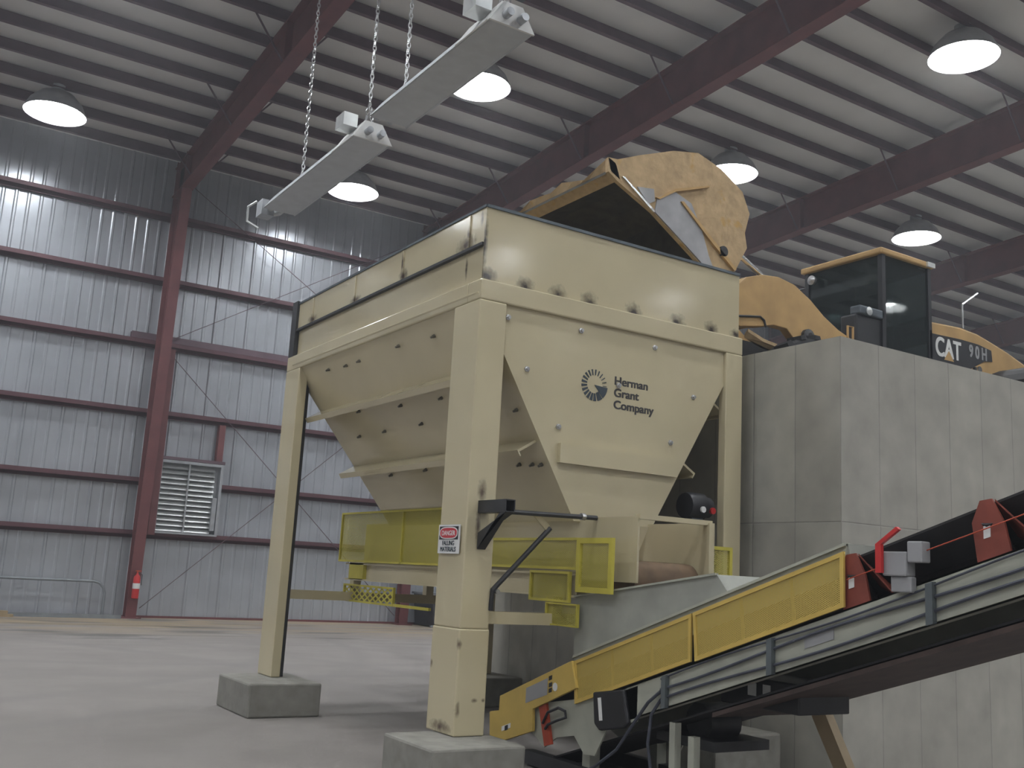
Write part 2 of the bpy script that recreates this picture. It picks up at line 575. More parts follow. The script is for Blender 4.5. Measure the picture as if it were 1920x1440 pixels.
ORD = ['first', 'second', 'third', 'fourth', 'fifth', 'sixth', 'seventh', 'eighth', 'ninth', 'tenth', 'eleventh', 'twelfth', 'thirteenth', 'fourteenth', 'fifteenth', 'sixteenth', 'seventeenth', 'eighteenth', 'nineteenth', 'twentieth', 'twenty first', 'twenty second', 'twenty third', 'twenty fourth']

# ------------------------------------------------------------------ the building shell
FAR = 21.3
X0, X1, Y0 = -22.0, 44.0, -34.0
RIDGE = -7.0
def roof_z(y):
    return 14.05 - 0.066 * max(y, 2 * RIDGE - y)
fl = MB().box(X0, Y0, -0.2, X1, FAR + 0.1, 0.0).build('floor', 'floor')
tag(fl, 'dusty grey concrete floor slab with tyre marks and brown spill', kind='structure')
ce = MB()
for ya, yb in ((Y0, RIDGE), (RIDGE, FAR)):
    ce.prism([(ya, roof_z(ya)), (yb, roof_z(yb)), (yb, roof_z(yb) + .1), (ya, roof_z(ya) + .1)], 'x', X0, X1)
ce = ce.build('ceiling', 'roof')
tag(ce, 'white lined underside of the metal roof', kind='structure')
# corrugated far wall with a rib every 0.305 m
prof = []
x = X0
k = 0
while x < X1:
    d = -0.034 if k % 3 == 0 else -0.014
    prof += [(x, 0.0), (x + 0.03, d), (x + 0.07, d), (x + 0.10, 0.0)]
    x += 0.305
    k += 1
mb = MB()
n = len(prof)
zt = roof_z(FAR)
mb.add([(p[0], FAR + p[1], 0.0) for p in prof] + [(p[0], FAR + p[1], zt) for p in prof], [(i, i + 1, n + i + 1, n + i) for i in range(n - 1)])
mb.box(X0, FAR + 0.01, 0, X1, FAR + 0.06, zt)
tag(mb.build('wall_far', 'galv'), 'ribbed grey metal panel wall at the far side', kind='structure')
tag(MB().box(X0, FAR - 0.10, 0.0, X1, FAR - 0.033, 0.055).build('baseboard_far', 'maroon'), 'dark base angle along the far wall', kind='structure')
tag(MB().box(X0 - .1, Y0, 0, X0, FAR, roof_z(FAR)).build('wall_left', 'panel_white'), 'pale panel wall beyond the left of the picture', kind='structure')
tag(MB().box(X0, Y0 - .1, 0, X1, Y0, roof_z(Y0)).build('wall_near', 'panel_white'), 'pale panel wall behind the camera', kind='structure')
tag(MB().box(X1, Y0, 0, X1 + .1, FAR, roof_z(FAR)).build('wall_end', 'panel_white'), 'pale panel wall beyond the ramp', kind='structure')
# concrete ramp block with a parapet
WX, WY, WZ, DECK, BACK = 3.3, -1.0, 3.955, 3.0, 6.0
mb = MB()
mb.box(WX, WY, 0, X1, BACK, DECK)
mb.box(WX, WY, DECK, X1, WY + 0.3, WZ)
mb.box(WX, WY + 0.3, DECK, WX + 0.3, BACK, WZ)
tag(mb.build('wall_right', 'wallcon'), 'board formed concrete ramp wall carrying the loader', kind='structure')

# columns, rafters
COLX = [-5.65, 2.20, 10.05, 17.9, 25.75, 33.6, 41.4]
def col_inner(z):
    return 20.78 - 0.055 * z
def make_frame_mesh(x):
    c = MB()
    zc = 12.55
    c.prism([(col_inner(0), 0.0), (col_inner(zc), zc), (col_inner(zc) + .03, zc), (col_inner(0) + .03, 0.0)], 'x', x - .135, x + .135)
    c.box(x - .135, FAR - .25, 0, x + .135, FAR - .22, zc)
    c.prism([(col_inner(0) + .02, 0.0), (col_inner(zc) + .02, zc), (FAR - .23, zc), (FAR - .23, 0)], 'x', x - .012, x + .012)
    c.box(x - .24, 20.66, 0, x + .24, FAR - .2, .03)
    return c
def rz0(y):
    return 12.60 - 0.053 * max(y, 2 * RIDGE - y)
def rz1(y):
    return 13.745 - 0.066 * max(y, 2 * RIDGE - y)
def make_rafter_mesh(x):
    r = MB()
    for ya, yb in ((Y0, RIDGE), (RIDGE, FAR - .22)):
        rafter_run(r, x, ya, yb)
    for ys in (4.4, 12.4, 19.9):
        r.box(x - .16, ys, rz0(ys), x + .16, ys + .03, rz1(ys + .03) - .02)
    return r
def rafter_run(r, x, ya, yb):
    r.prism([(ya, rz0(ya)), (yb, rz0(yb)), (yb, rz0(yb) + .035), (ya, rz0(ya) + .035)], 'x', x - .17, x + .17)
    r.prism([(ya, rz1(ya) - .035), (yb, rz1(yb) - .035), (yb, rz1(yb)), (ya, rz1(ya))], 'x', x - .17, x + .17)
    r.prism([(ya, rz0(ya)), (yb, rz0(yb)), (yb, rz1(yb) - .02), (ya, rz1(ya) - .02)], 'x', x - .012, x + .012)
where = ['left of the frame', 'beside the wall louver', 'seen under the hopper', 'behind the hopper', 'over the ramp', 'far right', 'outermost right']
PITCH_P = 1.143
PUR = [FAR - 0.75 - i * PITCH_P for i in range(23)]
for i, cx in enumerate(COLX):
    if 0 < i < 6:
        c = make_frame_mesh(cx).build('steel_column', 'maroon')
        tag(c, {1: 'maroon steel column beside the louver, extinguisher on its foot', 2: 'maroon steel column on the far wall seen below the hopper', 3: 'maroon steel column at the far wall hidden by the hopper', 4: 'maroon steel column at the far wall behind the ramp wall', 5: 'maroon steel column at the far wall behind the loader'}[i], 'column', 'steel columns of the far wall')
    else:
        continue
    r = thing('roof_rafter', (cx, 4, rz0(4)), {1: 'maroon roof rafter rising from the column beside the louver', 2: 'deep maroon roof rafter passing right above the hopper corner', 3: 'deep maroon roof rafter passing above the raised bucket', 4: 'maroon roof rafter above the loader cab', 5: 'maroon roof rafter furthest right, beyond the loader'}[i], 'rafter', 'maroon roof rafters')
    make_rafter_mesh(cx).build('rafter_beam', 'maroon', r)
    for k, py in enumerate(PUR):
        if k % 3 == 1 and py > -3:
            for sg in (-1, 1):
                MB().tube([(cx + sg * .10, py, rz0(py) + .05), (cx + sg * .85, py, roof_z(py) - .22)], .022, 6).build('flange_brace', 'purlin', r)

# roof purlins (zed sections) and wall girts
for k, py in enumerate(PUR):
    zt = roof_z(py) - 0.015
    p = MB()
    p.box(X0, py - .006, zt - .28, X1, py + .006, zt)
    p.box(X0, py - .11, zt - .288, X1, py, zt - .273)
    p.box(X0, py, zt - .015, X1, py + .11, zt)
    o = p.build('roof_purlin', 'purlin')
    tag(o, 'dark red roof purlin, %s one out from the far wall' % ORD[k], 'purlin', 'roof purlins')
GZ = [2.16, 3.55, 5.40, 7.28, 9.08, 10.92]
for k, gz in enumerate(GZ):
    g = MB()
    if k == 1:
        spans = [(X0, 2.45), (4.22, X1)]
    else:
        spans = [(X0, X1)]
    for a, b2 in spans:
        g.box(a, FAR - .045, gz - .10, b2, FAR - .035, gz + .10)
        g.box(a, FAR - .22, gz + .085, b2, FAR - .035, gz + .10)
        g.box(a, FAR - .225, gz - .01, b2, FAR - .21, gz + .10)
        g.box(a, FAR - .12, gz - .10, b2, FAR - .035, gz - .09)
    o = g.build('wall_girt', 'girt')
    tag(o, 'maroon horizontal wall girt, %s one up from the floor' % ORD[k] + (', interrupted by the louver' if k == 1 else ''), 'girt', 'girts of the far wall')
tag(MB().box(1.42, FAR - .215, 7.384, 9.5, FAR - .05, 7.395).box(1.42, FAR - .215, 7.395, 9.5, FAR - .20, 7.56).box(1.42, FAR - .065, 7.395, 9.5, FAR - .05, 7.56).build('loose_channel', 'purlin'),
    'loose maroon channel lying on the fourth wall girt, end sticking past the column', 'channel')
# x-bracing rods of the bay right of the first column
rods = [((2.50, 7.05), (9.85, .25), 'thin brace rod falling rightward from the column past the louver'),
        ((2.45, .25), (9.85, 7.0), 'thin brace rod rising rightward from the column foot'),
        ((2.45, 7.45), (9.85, 12.0), 'upper thin brace rod rising rightward behind the hopper rim'),
        ((2.45, 12.0), (9.85, 7.5), 'upper thin brace rod falling rightward behind the hopper rim')]
for (a, b2, lab) in rods:
    tag(MB().tube([(a[0], FAR - .28, a[1]), (b2[0], FAR - .28, b2[1])], .011, 6).build('brace_rod', 'purlin'), lab, 'brace rod', 'cross bracing rods on the far wall')

# louver in the wall
lv = thing('wall_louver', (3.33, FAR - .2, 2.2), 'galvanised wall louver with horizontal blades beside the first column', 'louver')
xa, xb, za, zb = 2.62, 4.20, 2.27, 4.12
MB().ring([(xa - .07, za - .05), (xb + .07, za - .05), (xb + .07, zb + .07), (xa - .07, zb + .07)], [(xa, za), (xb, za), (xb, zb), (xa, zb)], 'y', FAR - .30, FAR - .04).build('louver_frame', 'galv_part', lv)
for k in range(13):
    z0 = za + .02 + k * .14
    MB().slab([(xa, FAR - .22, z0), (xb - .12, FAR - .22, z0), (xb - .12, FAR - .10, z0 + .13), (xa, FAR - .10, z0 + .13)], (0, .006, .006)).build('louver_blade', 'alu', lv)
MB().box((xa + xb) / 2 - .07, FAR - .25, za, (xa + xb) / 2 - .03, FAR - .22, zb).build('mullion', 'galv_part', lv)
MB().box(xb - .14, FAR - .28, za + .1, xb - .02, FAR - .14, za + 1.0).build('operator_panel', 'galv_part', lv)
MB().box(xa, FAR - .07, za, xb, FAR - .05, zb).build('back_screen', 'galv_part', lv)
jm = MB()
jm.box(2.42, FAR - .34, 2.16, 2.60, FAR - .05, 7.2)
tag(jm.build('louver_jamb', 'maroon'), 'tall dark maroon jamb between the column and the louver', 'jamb')
tag(MB().box(4.05, FAR - .26, 4.28, 4.22, FAR - .05, 5.30).build('louver_stud', 'maroon'), 'short maroon stud above the right corner of the louver', 'stud')
tag(MB().box(2.54, FAR - .30, 4.20, 4.30, FAR - .05, 4.28).build('louver_header', 'purlin'), 'dark header channel across the top of the louver', 'header')

# fire extinguisher on the column
ex = thing('fire_extinguisher', (2.21, 20.60, .50), 'red fire extinguisher with a white band on the maroon column', 'extinguisher')
MB().lathe([(.03, 0), (.085, .02), (.09, .06), (.09, .50), (.07, .58), (.03, .62), (.025, .66)], (2.21, 20.60, .50), 16).build('cylinder', 'firered', ex, smooth=True)
MB().lathe([(.093, .26), (.093, .40)], (2.21, 20.60, .50), 16).build('paper_band', 'white', ex, smooth=True)
MB().box(2.195, 20.58, 1.155, 2.225, 20.62, 1.21).box(2.16, 20.59, 1.20, 2.30, 20.61, 1.225).build('valve', 'orange', ex)
MB().tube([(2.23, 20.58, 1.18), (2.32, 20.56, 1.12), (2.32, 20.56, .85)], .012, 6).build('hose', 'black', ex)
MB().box(2.15, 20.64, .6, 2.27, 20.74, 1.05).build('bracket', 'firered', ex)

# pipe gate, floor bar, bin by the far wall
gp = [(-3.8, .30), (-3.8, .88)] + [(-3.6, .96)]
pts = [(-4.2, 20.9, .9), (1.22, 20.9, .9), (1.37, 20.9, .86), (1.48, 20.9, .74), (1.52, 20.9, .6), (1.52, 20.9, .0)]
tag(MB().tube(pts, .035, 8).build('pipe_barrier', 'gatepipe'), 'grey bent pipe barrier standing before the far wall, left of the extinguisher', 'barrier')
tag(MB().box(-.9, 20.45, 0, 1.9, 20.62, .05).box(-.9, 20.45, .05, 1.9, 20.47, .10).build('floor_angle', 'gatepipe'), 'long grey steel angle lying on the floor by the far wall', 'steel angle')
tag(MB().box(-2.2, 20.2, 0, -.62, 20.5, .06).box(-2.2, 20.2, .06, -.75, 20.45, .14).build('timber_offcut', 'tan'), 'brown timber offcut on the floor at the left picture edge', 'timber')
bn = thing('steel_bin', (11.3, 20.4, 0), 'dark steel bin on the floor seen under the hopper by the far wall', 'bin')
MB().prism([(10.55, .03), (12.6, .03), (12.7, .95), (10.45, .95)], 'y', 19.8, 21.0).build('body', 'dark', bn)
MB().box(10.4, 19.75, .93, 12.75, 21.03, .99).build('rim', 'gatepipe', bn)
MB().box(10.45, 19.78, 0, 12.6, 19.85, .06).build('skid', 'gatepipe', bn)

# ------------------------------------------------------------------ roof lamps
def make_lamp():
    t = thing('high_bay_light', (0, 0, 0), 'x', 'ceiling light', 'high bay lights')
    MB().add(*lathe_open([(.01, .43), (.16, .42), (.40, .36), (.60, .14), (.72, -.12), (.71, -.12)])).build('reflector', 'galv_part', t, smooth=True)
    MB().add(*lathe_open([(.705, -.12), (.59, .13), (.40, .33), (.16, .40)])).build('reflector_liner', 'white', t, smooth=True)
    MB().lathe([(.02, .10), (.44, .125), (.52, .17), (.48, .20)], (0, 0, 0), 20).build('refractor', 'glow', t, smooth=True)
    MB().lathe([(.14, .40), (.17, .44), (.17, .60), (.05, .63)], (0, 0, 0), 16).build('ballast_housing', 'galv_part', t, smooth=True)
    MB().tube([(0, 0, .62), (0, 0, .805)], .02, 6).build('hanger', 'dark', t)
    return t
def lathe_open(prof, n=32):
    vs = [(r_ * math.cos(2 * math.pi * k / n), r_ * math.sin(2 * math.pi * k / n), h) for (r_, h) in prof for k in range(n)]
    return vs, [(i * n + k, i * n + (k + 1) % n, (i + 1) * n + (k + 1) % n, (i + 1) * n + k) for i in range(len(prof) - 1) for k in range(n)]
lamp0 = make_lamp()
LX = [-1.5 + 7.78 * k for k in range(-2, 5)]
LY = [18.35, 11.5, 4.68, -2.15, -9.0, -15.8, -22.6, -29.4]
seen = {(2, 0): 'glaring high bay light on the left, above the far wall', (2, 1): 'glaring high bay light cut by the top edge, left of the rafters',
        (3, 0): 'glaring high bay light left of the hopper rim, behind the hanging heaters', (3, 1): 'glaring high bay light right of the hanging heaters',
        (4, 1): 'glaring high bay light behind the raised bucket', (4, 2): 'largest glaring high bay light, upper right corner',
        (5, 1): 'glaring high bay light above the loader cab', (6, 1): 'glaring high bay light at the right picture edge'}
first = True
for i, lx in enumerate(LX):
    for j, ly in enumerate(LY):
        o = lamp0 if first else copy_tree(lamp0)
        first = False
        o.location = (lx, ly, roof_z(ly) - .80)
        o['label'] = seen.get((i, j), 'high bay light outside the picture, %s row from the far wall, %s column' % (ORD[j], ORD[i]))

# ------------------------------------------------------------------ hanging heaters
def chain_mesh(p0, p1):
    c = MB()
    a, b2 = Vector(p0), Vector(p1)
    d = (b2 - a)
    ln = d.length
    d.normalize()
    ref = Vector((1, 0, 0)) if abs(d.x) < .9 else Vector((0, 1, 0))
    u = d.cross(ref).normalized()
    w = d.cross(u)
    pitch, L2, W2 = .075, .05, .026
    nl = max(1, int(ln / pitch))
    for i in range(nl):
        ce_ = a + d * (pitch * (i + .5) * ln / (nl * pitch))
        s_ = u if i % 2 == 0 else w
        pth = [ce_ + d * (L2 * math.cos(t)) + s_ * (W2 * math.sin(t)) for t in [2 * math.pi * k / 8 for k in range(8)]]
        c.tube(pth, .009, 5, closed=True)
    return c
HZ, HX = 7.95, 1.40
def make_heater(y0, y1, dx, dz, label, chains):
    t = thing('tube_heater', (HX + dx, (y0 + y1) / 2, HZ + dz), label, 'heater', 'hanging tube heaters')
    x, z = HX + dx, HZ + dz
    h = MB()
    outer = [(-.30, -.13), (-.12, .13), (.12, .13), (.30, -.13)]
    inner = [(.285, -.13), (.112, .115), (-.112, .115), (-.285, -.13)]
    h.prism([(x + p[0], z + p[1]) for p in outer + inner], 'y', y0, y1)
    h.build('reflector_hood', 'hood_grey', t)
    MB().tube([(x - .1, y0 - .15, z - .03), (x - .1, y1 + .15, z - .03)], .05, 10).build('radiant_tube', 'galv_part', t, smooth=True)
    MB().tube([(x + .1, y0 - .15, z - .03), (x + .1, y1 + .15, z - .03)], .05, 10).build('radiant_tube', 'galv_part', t, smooth=True)
    MB().box(x - .275, y0 + .02, z - .125, x + .275, y1 - .02, z - .115).build('baffle', 'hood_grey', t)
    e = MB()  # white end section: lamplight on the grey hood's side put into its colour
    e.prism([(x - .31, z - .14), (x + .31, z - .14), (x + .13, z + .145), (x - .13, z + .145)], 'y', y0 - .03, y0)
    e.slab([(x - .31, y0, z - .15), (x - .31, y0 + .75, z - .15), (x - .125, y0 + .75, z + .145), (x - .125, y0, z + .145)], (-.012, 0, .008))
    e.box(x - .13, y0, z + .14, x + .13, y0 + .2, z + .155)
    e.build('lit_hood_end', 'white', t)
    bx = MB().box(x - .42, y0 + .12, z + .06, x - .2, y0 + .42, z + .26)
    bx.build('gas_valve', 'alu', t)
    for (yy, split) in chains:
        zr = roof_z(yy) - .24
        if split:
            zm = z + .55
            ch = chain_mesh((x, yy, zm), (x, yy, zr))
            for sy in (-.16, .16):
                c2 = chain_mesh((x, yy + sy, z + .13), (x, yy, zm))
                ch.add(c2.v, c2.f)
        else:
            ch = chain_mesh((x, yy, z + .13), (x, yy, zr))
        ch.build('hanger_chain', 'bolt', t)
    return t
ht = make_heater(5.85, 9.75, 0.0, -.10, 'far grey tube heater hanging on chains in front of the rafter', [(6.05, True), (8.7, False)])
# return bends and burner bits at the far end
MB().tube([(HX - .1, 9.85, 7.82), (HX - .1, 10.05, 7.82), (HX - .05, 10.15, 7.82), (HX + .05, 10.15, 7.82), (HX + .1, 10.05, 7.82), (HX + .1, 9.85, 7.82)], .055, 10).build('return_bend', 'alu', ht, smooth=True)
MB().box(HX - .25, 9.95, 7.70, HX - .02, 10.25, 7.98).build('burner_box', 'galv_part', ht)
MB().tube([(HX - .3, 10.1, 7.95), (HX - .42, 10.2, 7.85), (HX - .40, 10.25, 7.6), (HX - .2, 10.2, 7.5)], .022, 6).build('gas_hose', 'alu', ht)
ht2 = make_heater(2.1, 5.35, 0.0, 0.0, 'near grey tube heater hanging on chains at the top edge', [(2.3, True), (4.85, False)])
MB().tube([(HX, 1.9, 8.2), (HX + .02, 1.7, 8.55), (HX - .05, 1.5, 8.9)], .07, 10).build('air_duct', 'galv_part', ht2, smooth=True)
MB().box(HX - .28, 1.55, 8.0, HX - .02, 1.85, 8.28).build('burner_box', 'rim', ht2)

# ------------------------------------------------------------------ the receiving hopper
W, D, H, HB = 3.054, 4.579, 4.058, 3.880
hp = thing('feed_hopper', (1.53, 2.29, 0.35), 'large cream steel hopper on four posts with a company logo', 'hopper')
# posts
MB().box(0, 0, 1.17, .269, .439, HB).box(-.006, -.006, .35, .275, .445, 1.17).build('post', 'cream_post', hp, bevel=.012)
MB().box(0, 4.14, .35, .11, D, HB).build('post', 'cream', hp, bevel=.01)
MB().box(.11, 4.20, .35, .165, D - .02, HB).build('post_flange', 'dark', hp)
MB().box(2.833, 0, .35, W, .10, HB).build('post', 'cream', hp, bevel=.01)
MB().box(2.833, 4.40, .35, W, D, HB).build('post', 'cream', hp, bevel=.01)
# top ring beams
MB().box(0, 0, HB, W, .22, H).build('front_beam', 'cream', hp, bevel=.012)
MB().box(0, .22, HB, .22, D, H).build('side_beam', 'cream', hp, bevel=.012)
MB().box(W - .22, .22, HB, W, D, H).build('side_beam', 'cream', hp, bevel=.012)
MB().box(.22, D - .22, HB, W - .22, D, H).build('back_beam', 'cream', hp, bevel=.012)
# rim skirt
ZR = H + .655
MB().box(.03, .03, H, W - .03, .05, ZR).build('front_skirt', 'cream_front', hp)
sk = MB().box(.05, .05, H, .065, D - .16, 4.385)
sk.box(.03, .05, 4.385, .05, D - .16, ZR)
for yy in (1.60, .31, 2.75, 3.95):
    sk.box(.018, yy - .02, 4.40, .03, yy + .02, ZR - .02)
sk.build('side_skirt', 'cream_side', hp)
MB().box(.012, .05, 4.365, .05, D - .16, 4.392).build('skirt_ledge', 'dark', hp)
MB().box(W - .05, .05, H, W - .03, D - .16, ZR).build('side_skirt', 'cream', hp)
MB().box(.05, D - .18, H, W - .05, D - .16, ZR).build('back_skirt', 'cream', hp)
MB().box(.0, D - .17, H, .05, D - .01, ZR + .03).build('corner_angle', 'dark', hp)
MB().box(.03, .015, ZR - .012, W - .03, .075, ZR + .014).box(.018, .03, ZR - .01, .07, D - .16, ZR + .012).build('rim_angle', 'rim', hp)
# funnel
def sx(z):
    return .29 + .597 * (3.44 - z)
def by(z):
    return 4.42 - .40 * (H - z)
ZB = 2.10
def slope(mirror):
    f = (lambda x: W + .005 - x) if mirror else (lambda x: x)
    m = MB()
    m.slab([(f(sx(HB + .06)), .06, HB + .06), (f(sx(ZB)), .06, ZB), (f(sx(ZB)), by(ZB), ZB), (f(sx(HB + .06)), by(HB + .06), HB + .06)], (-.012 if mirror else .012, 0, .01))
    return m
slope(False).build('side_panel', 'cream', hp)
slope(True).build('side_panel', 'cream', hp)
fp = MB().prism([(sx(HB + .06), HB + .06), (sx(ZB), ZB), (W + .005 - sx(ZB), ZB), (W + .005 - sx(HB + .06), HB + .06)], 'y', .035, .06).build('front_panel', 'cream', hp)
z1 = HB + .06
MB().slab([(sx(z1), by(z1), z1), (W - sx(z1), by(z1), z1), (W - sx(ZB), by(ZB), ZB), (sx(ZB), by(ZB), ZB)], (0, .012, 0)).build('back_panel', 'cream', hp)
MB().box(.885, -.012, 2.585, 2.225, .035, 2.755).build('overlap_lip', 'cream', hp)
# stiffener ribs standing square to the sloped panels
nrm = Vector((-1, 0, -.597)).normalized()
sld = Vector((.597, 0, -1)).normalized()
for mir in (False, True):
    for zz in (3.39, 2.76):
        p0 = Vector((sx(zz) + .005, 0, zz))
        p1 = p0 + nrm * .20
        q = [p0 - sld * .01, p1 - sld * .01, p1 + sld * .012, p0 + sld * .012]
        lip = [p1 - sld * .01, p1 + nrm * .012 - sld * .01, p1 + nrm * .012 + sld * .05, p1 + sld * .05]
        r = MB()
        for quad in (q, lip):
            poly = [((W + .005 - v.x) if mir else v.x, v.z) for v in quad]
            r.prism(poly, 'y', .10, by(zz) + .02)
        r.build('stiffener_rib', 'cream', hp)
# bolts
for (bx, bz) in ((1.082, 3.793), (1.942, 3.781), (.523, 3.355), (.88, 2.898), (2.163, 2.906), (.305, 3.773), (2.437, 3.376), (1.527, 3.357)):
    MB().lathe([(.026, .0), (.026, -.012), (.016, -.014), (.016, -.03)], (bx, .035, bz), 6, 'y').build('bolt', 'bolt', hp)
nx = Vector((-1, 0, -.597)).normalized()
for (yy, zz) in ((.99, 3.74), (1.70, 3.76), (2.64, 3.75), (2.98, 3.75), (3.45, 3.77), (1.32, 3.24), (2.16, 3.26), (3.15, 3.30), (1.90, 3.06), (2.22, 2.64), (3.04, 2.63), (.18, 3.02), (.48, 2.59), (.28, 2.58), (.15, 2.57), (1.35, 2.60), (2.75, 3.06), (3.4, 3.06)):
    p = Vector((sx(zz), yy, zz))
    MB().tube([p, p + nx * .02, p + nx * .021, p + nx * .045], [.019, .019, .012, .012], 6).build('bolt', 'bolt_dark', hp)
# logo: a ring of tapering rays closing into a wedge, and three lines of text
lg = MB()
LC = (1.255, 3.325)
YL = .031
def ray_(a0, a1, r0, r1):
    n_ = 4
    pts_ = []
    for k in range(n_ + 1):
        a = a0 + (a1 - a0) * k / n_
        pts_.append((LC[0] + r1 * math.cos(a), LC[1] + r1 * math.sin(a)))
    if r0 > 0:
        for k in range(n_ + 1):
            a = a1 - (a1 - a0) * k / n_
            pts_.append((LC[0] + r0 * math.cos(a), LC[1] + r0 * math.sin(a)))
    else:
        pts_.append(LC)
    lg.prism(pts_, 'y', YL, .0345)
R1 = .148
ray_(math.radians(-48), math.radians(-4), .0, R1)
ray_(math.radians(-74), math.radians(-51), .072, R1)
nr = 17
ang = -82.0
for k in range(nr):
    wdt = 12.5 - 10.3 * k / nr
    ray_(math.radians(ang - wdt / 2 - 4), math.radians(ang + wdt / 2 - 4), .078 + .016 * k / nr, R1 - .012 * k / nr)
    ang -= 17.2 - .2 * (k % 2)
lg.build('logo_emblem', 'ink', fp)
lettering('logo_text', ['Herman', 'Grant', 'Company'], (1.478, .034, 3.362), (1, 0, 0), (0, 0, 1), .108, 'ink_text', fp, .0015, bold=.0034, spacing=1.02, sx=1.12)

# black bracket and linkage on the near post
br = MB()
br.ring([(.10, 2.09), (.19, 2.09), (.19, 2.19), (.10, 2.19)], [(.108, 2.098), (.182, 2.098), (.182, 2.182), (.108, 2.182)], 'y', -.42, -.001)
br.hexa([(.105, -.012, 1.80), (.185, -.012, 1.80), (.185, -.012, 1.93), (.105, -.012, 1.93), (.105, -.33, 2.09), (.185, -.33, 2.09), (.185, -.42, 2.09), (.105, -.42, 2.09)])
br.build('steel_bracket', 'dark', hp)
MB().tube([(.19, -.15, 2.11), (1.16, -.20, 2.125)], .020, 8).build('control_rod', 'dark', hp)
MB().lathe([(.03, -.02), (.03, .02)], (1.02, -.19, 2.125), 10, 'x').build('rod_clamp', 'bolt', hp)
MB().slab([(.50, -.17, 2.13), (.57, -.17, 2.13), (.74, -.12, 2.03), (.70, -.12, 1.99)], (0, .015, 0)).build('lever_plate', 'cream', hp)
MB().tube([(.74, -.12, 2.01), (.27, -.02, 1.48), (.275, .0, 1.32)], .022, 8).build('lever_rod', 'dark', hp)
MB().lathe([(.02, -.02), (.02, .02)], (.30, -.04, 1.47), 8, 'y').build('pin', 'bolt', hp)

# footings
for (x0, y0, w_, lab) in ((-.436, -.471, .807, 'grey concrete footing under the near hopper post, cut by the bottom edge'), (-.436, 3.543 + .28, .807, 'grey concrete footing under the left hopper post'),
                          (2.32, -.471, .80, 'grey concrete footing under the right hopper post behind the conveyor'), (2.42, 3.9, .80, 'grey concrete footing in shadow under the rear hopper post')):
    yy = 3.543 if y0 > 3.8 and x0 < 0 else y0
    ww = 1.06 if x0 < 0 and y0 > 3 else w_
    tag(MB().box(x0, yy, 0, x0 + w_, yy + ww, .348).build('concrete_footing', 'footing', bevel=.02), lab, 'footing', 'hopper footings')

# danger sign on the near post
sg = thing('danger_sign', (0, .24, 1.76), 'white danger sign warning of falling materials on the near post', 'sign')
MB().box(-.020, .065, 1.755, -.012, .415, 1.99).build('sign_plate', 'white', sg)
MB().box(-.022, .085, 1.868, -.0201, .398, 1.975).build('header_panel', 'black', sg)
def oval(w_, h_, n_=28):
    return [(.2415 + w_ * math.copysign(abs(math.cos(2 * math.pi * k / n_)) ** .6, math.cos(2 * math.pi * k / n_)), 1.9215 + h_ * math.copysign(abs(math.sin(2 * math.pi * k / n_)) ** .8, math.sin(2 * math.pi * k / n_))) for k in range(n_)]
MB().prism(oval(.150, .050), 'x', -.0235, -.022).build('oval_border', 'white', sg)
MB().prism(oval(.138, .041), 'x', -.025, -.0235).build('oval_panel', 'signred', sg)
lettering('header_text', ['DANGER'], (-.0255, .2415, 1.902), (0, -1, 0), (0, 0, 1), .055, 'white', sg, .0006, bold=.001, align='CENTER')
lettering('message_text', ['FALLING', 'MATERIALS'], (-.0215, .2415, 1.822), (0, -1, 0), (0, 0, 1), .052, 'ink', sg, .0006, bold=.0016, align='CENTER', spacing=.95)

# ------------------------------------------------------------------ belt feeder under the hopper
fd = thing('belt_feeder', (1.55, 2.0, 1.2), 'cream belt feeder with yellow mesh guards under the hopper outlet', 'feeder')
for xx in (1.17, 1.93):
    MB().box(xx - .01, -.75, 1.60, xx + .01, 4.45, 2.13).build('side_plate', 'cream', fd)
MB().box(1.96 - .05, -.78, 1.56, 1.97, -.75, 2.13).build('edge_flange', 'cream', fd)
MB().box(1.17, -.765, 2.11, 1.96, -.70, 2.15).build('cross_bar', 'cream', fd)
MB().slab([(1.20, -.34, 2.08), (1.62, -.34, 2.08), (1.52, -.30, 1.80), (1.20, -.30, 1.80)], (0, .012, 0)).build('deflector', 'cream', fd)
MB().tube([(1.20, -.52, 1.615), (1.90, -.52, 1.615)], .165, 24).build('head_pulley', 'belt_brown', fd, smooth=True)
MB().box(1.22, -.52, 1.765, 1.88, 4.3, 1.782).box(1.22, -.52, 1.448, 1.88, 4.3, 1.462).build('belt', 'belt_brown', fd)
MB().tube([(1.20, 4.3, 1.615), (1.90, 4.3, 1.615)], .165, 20).build('tail_pulley', 'belt_brown', fd, smooth=True)
for xx in (1.05, 2.05):
    MB().box(xx - .05, -.10, 1.45, xx + .05, 4.62, 1.47).box(xx - .05, -.10, 1.635, xx + .05, 4.62, 1.655).box(xx - .005, -.10, 1.45, xx + .005, 4.62, 1.655).build('channel_beam', 'cream', fd)
MB().box(.16, 4.36, 1.205, 2.83, 4.45, 1.31).build('support_beam', 'cream', fd)
MB().box(.27, .15, 1.205, 2.83, .27, 1.305).build('support_beam', 'cream', fd)
for (xx, yy) in ((1.05, 4.4), (2.05, 4.4), (1.05, .21), (2.05, .21)):
    MB().box(xx - .05, yy - .05, 1.305, xx + .05, yy + .05, 1.452).build('stand_off', 'cream', fd)
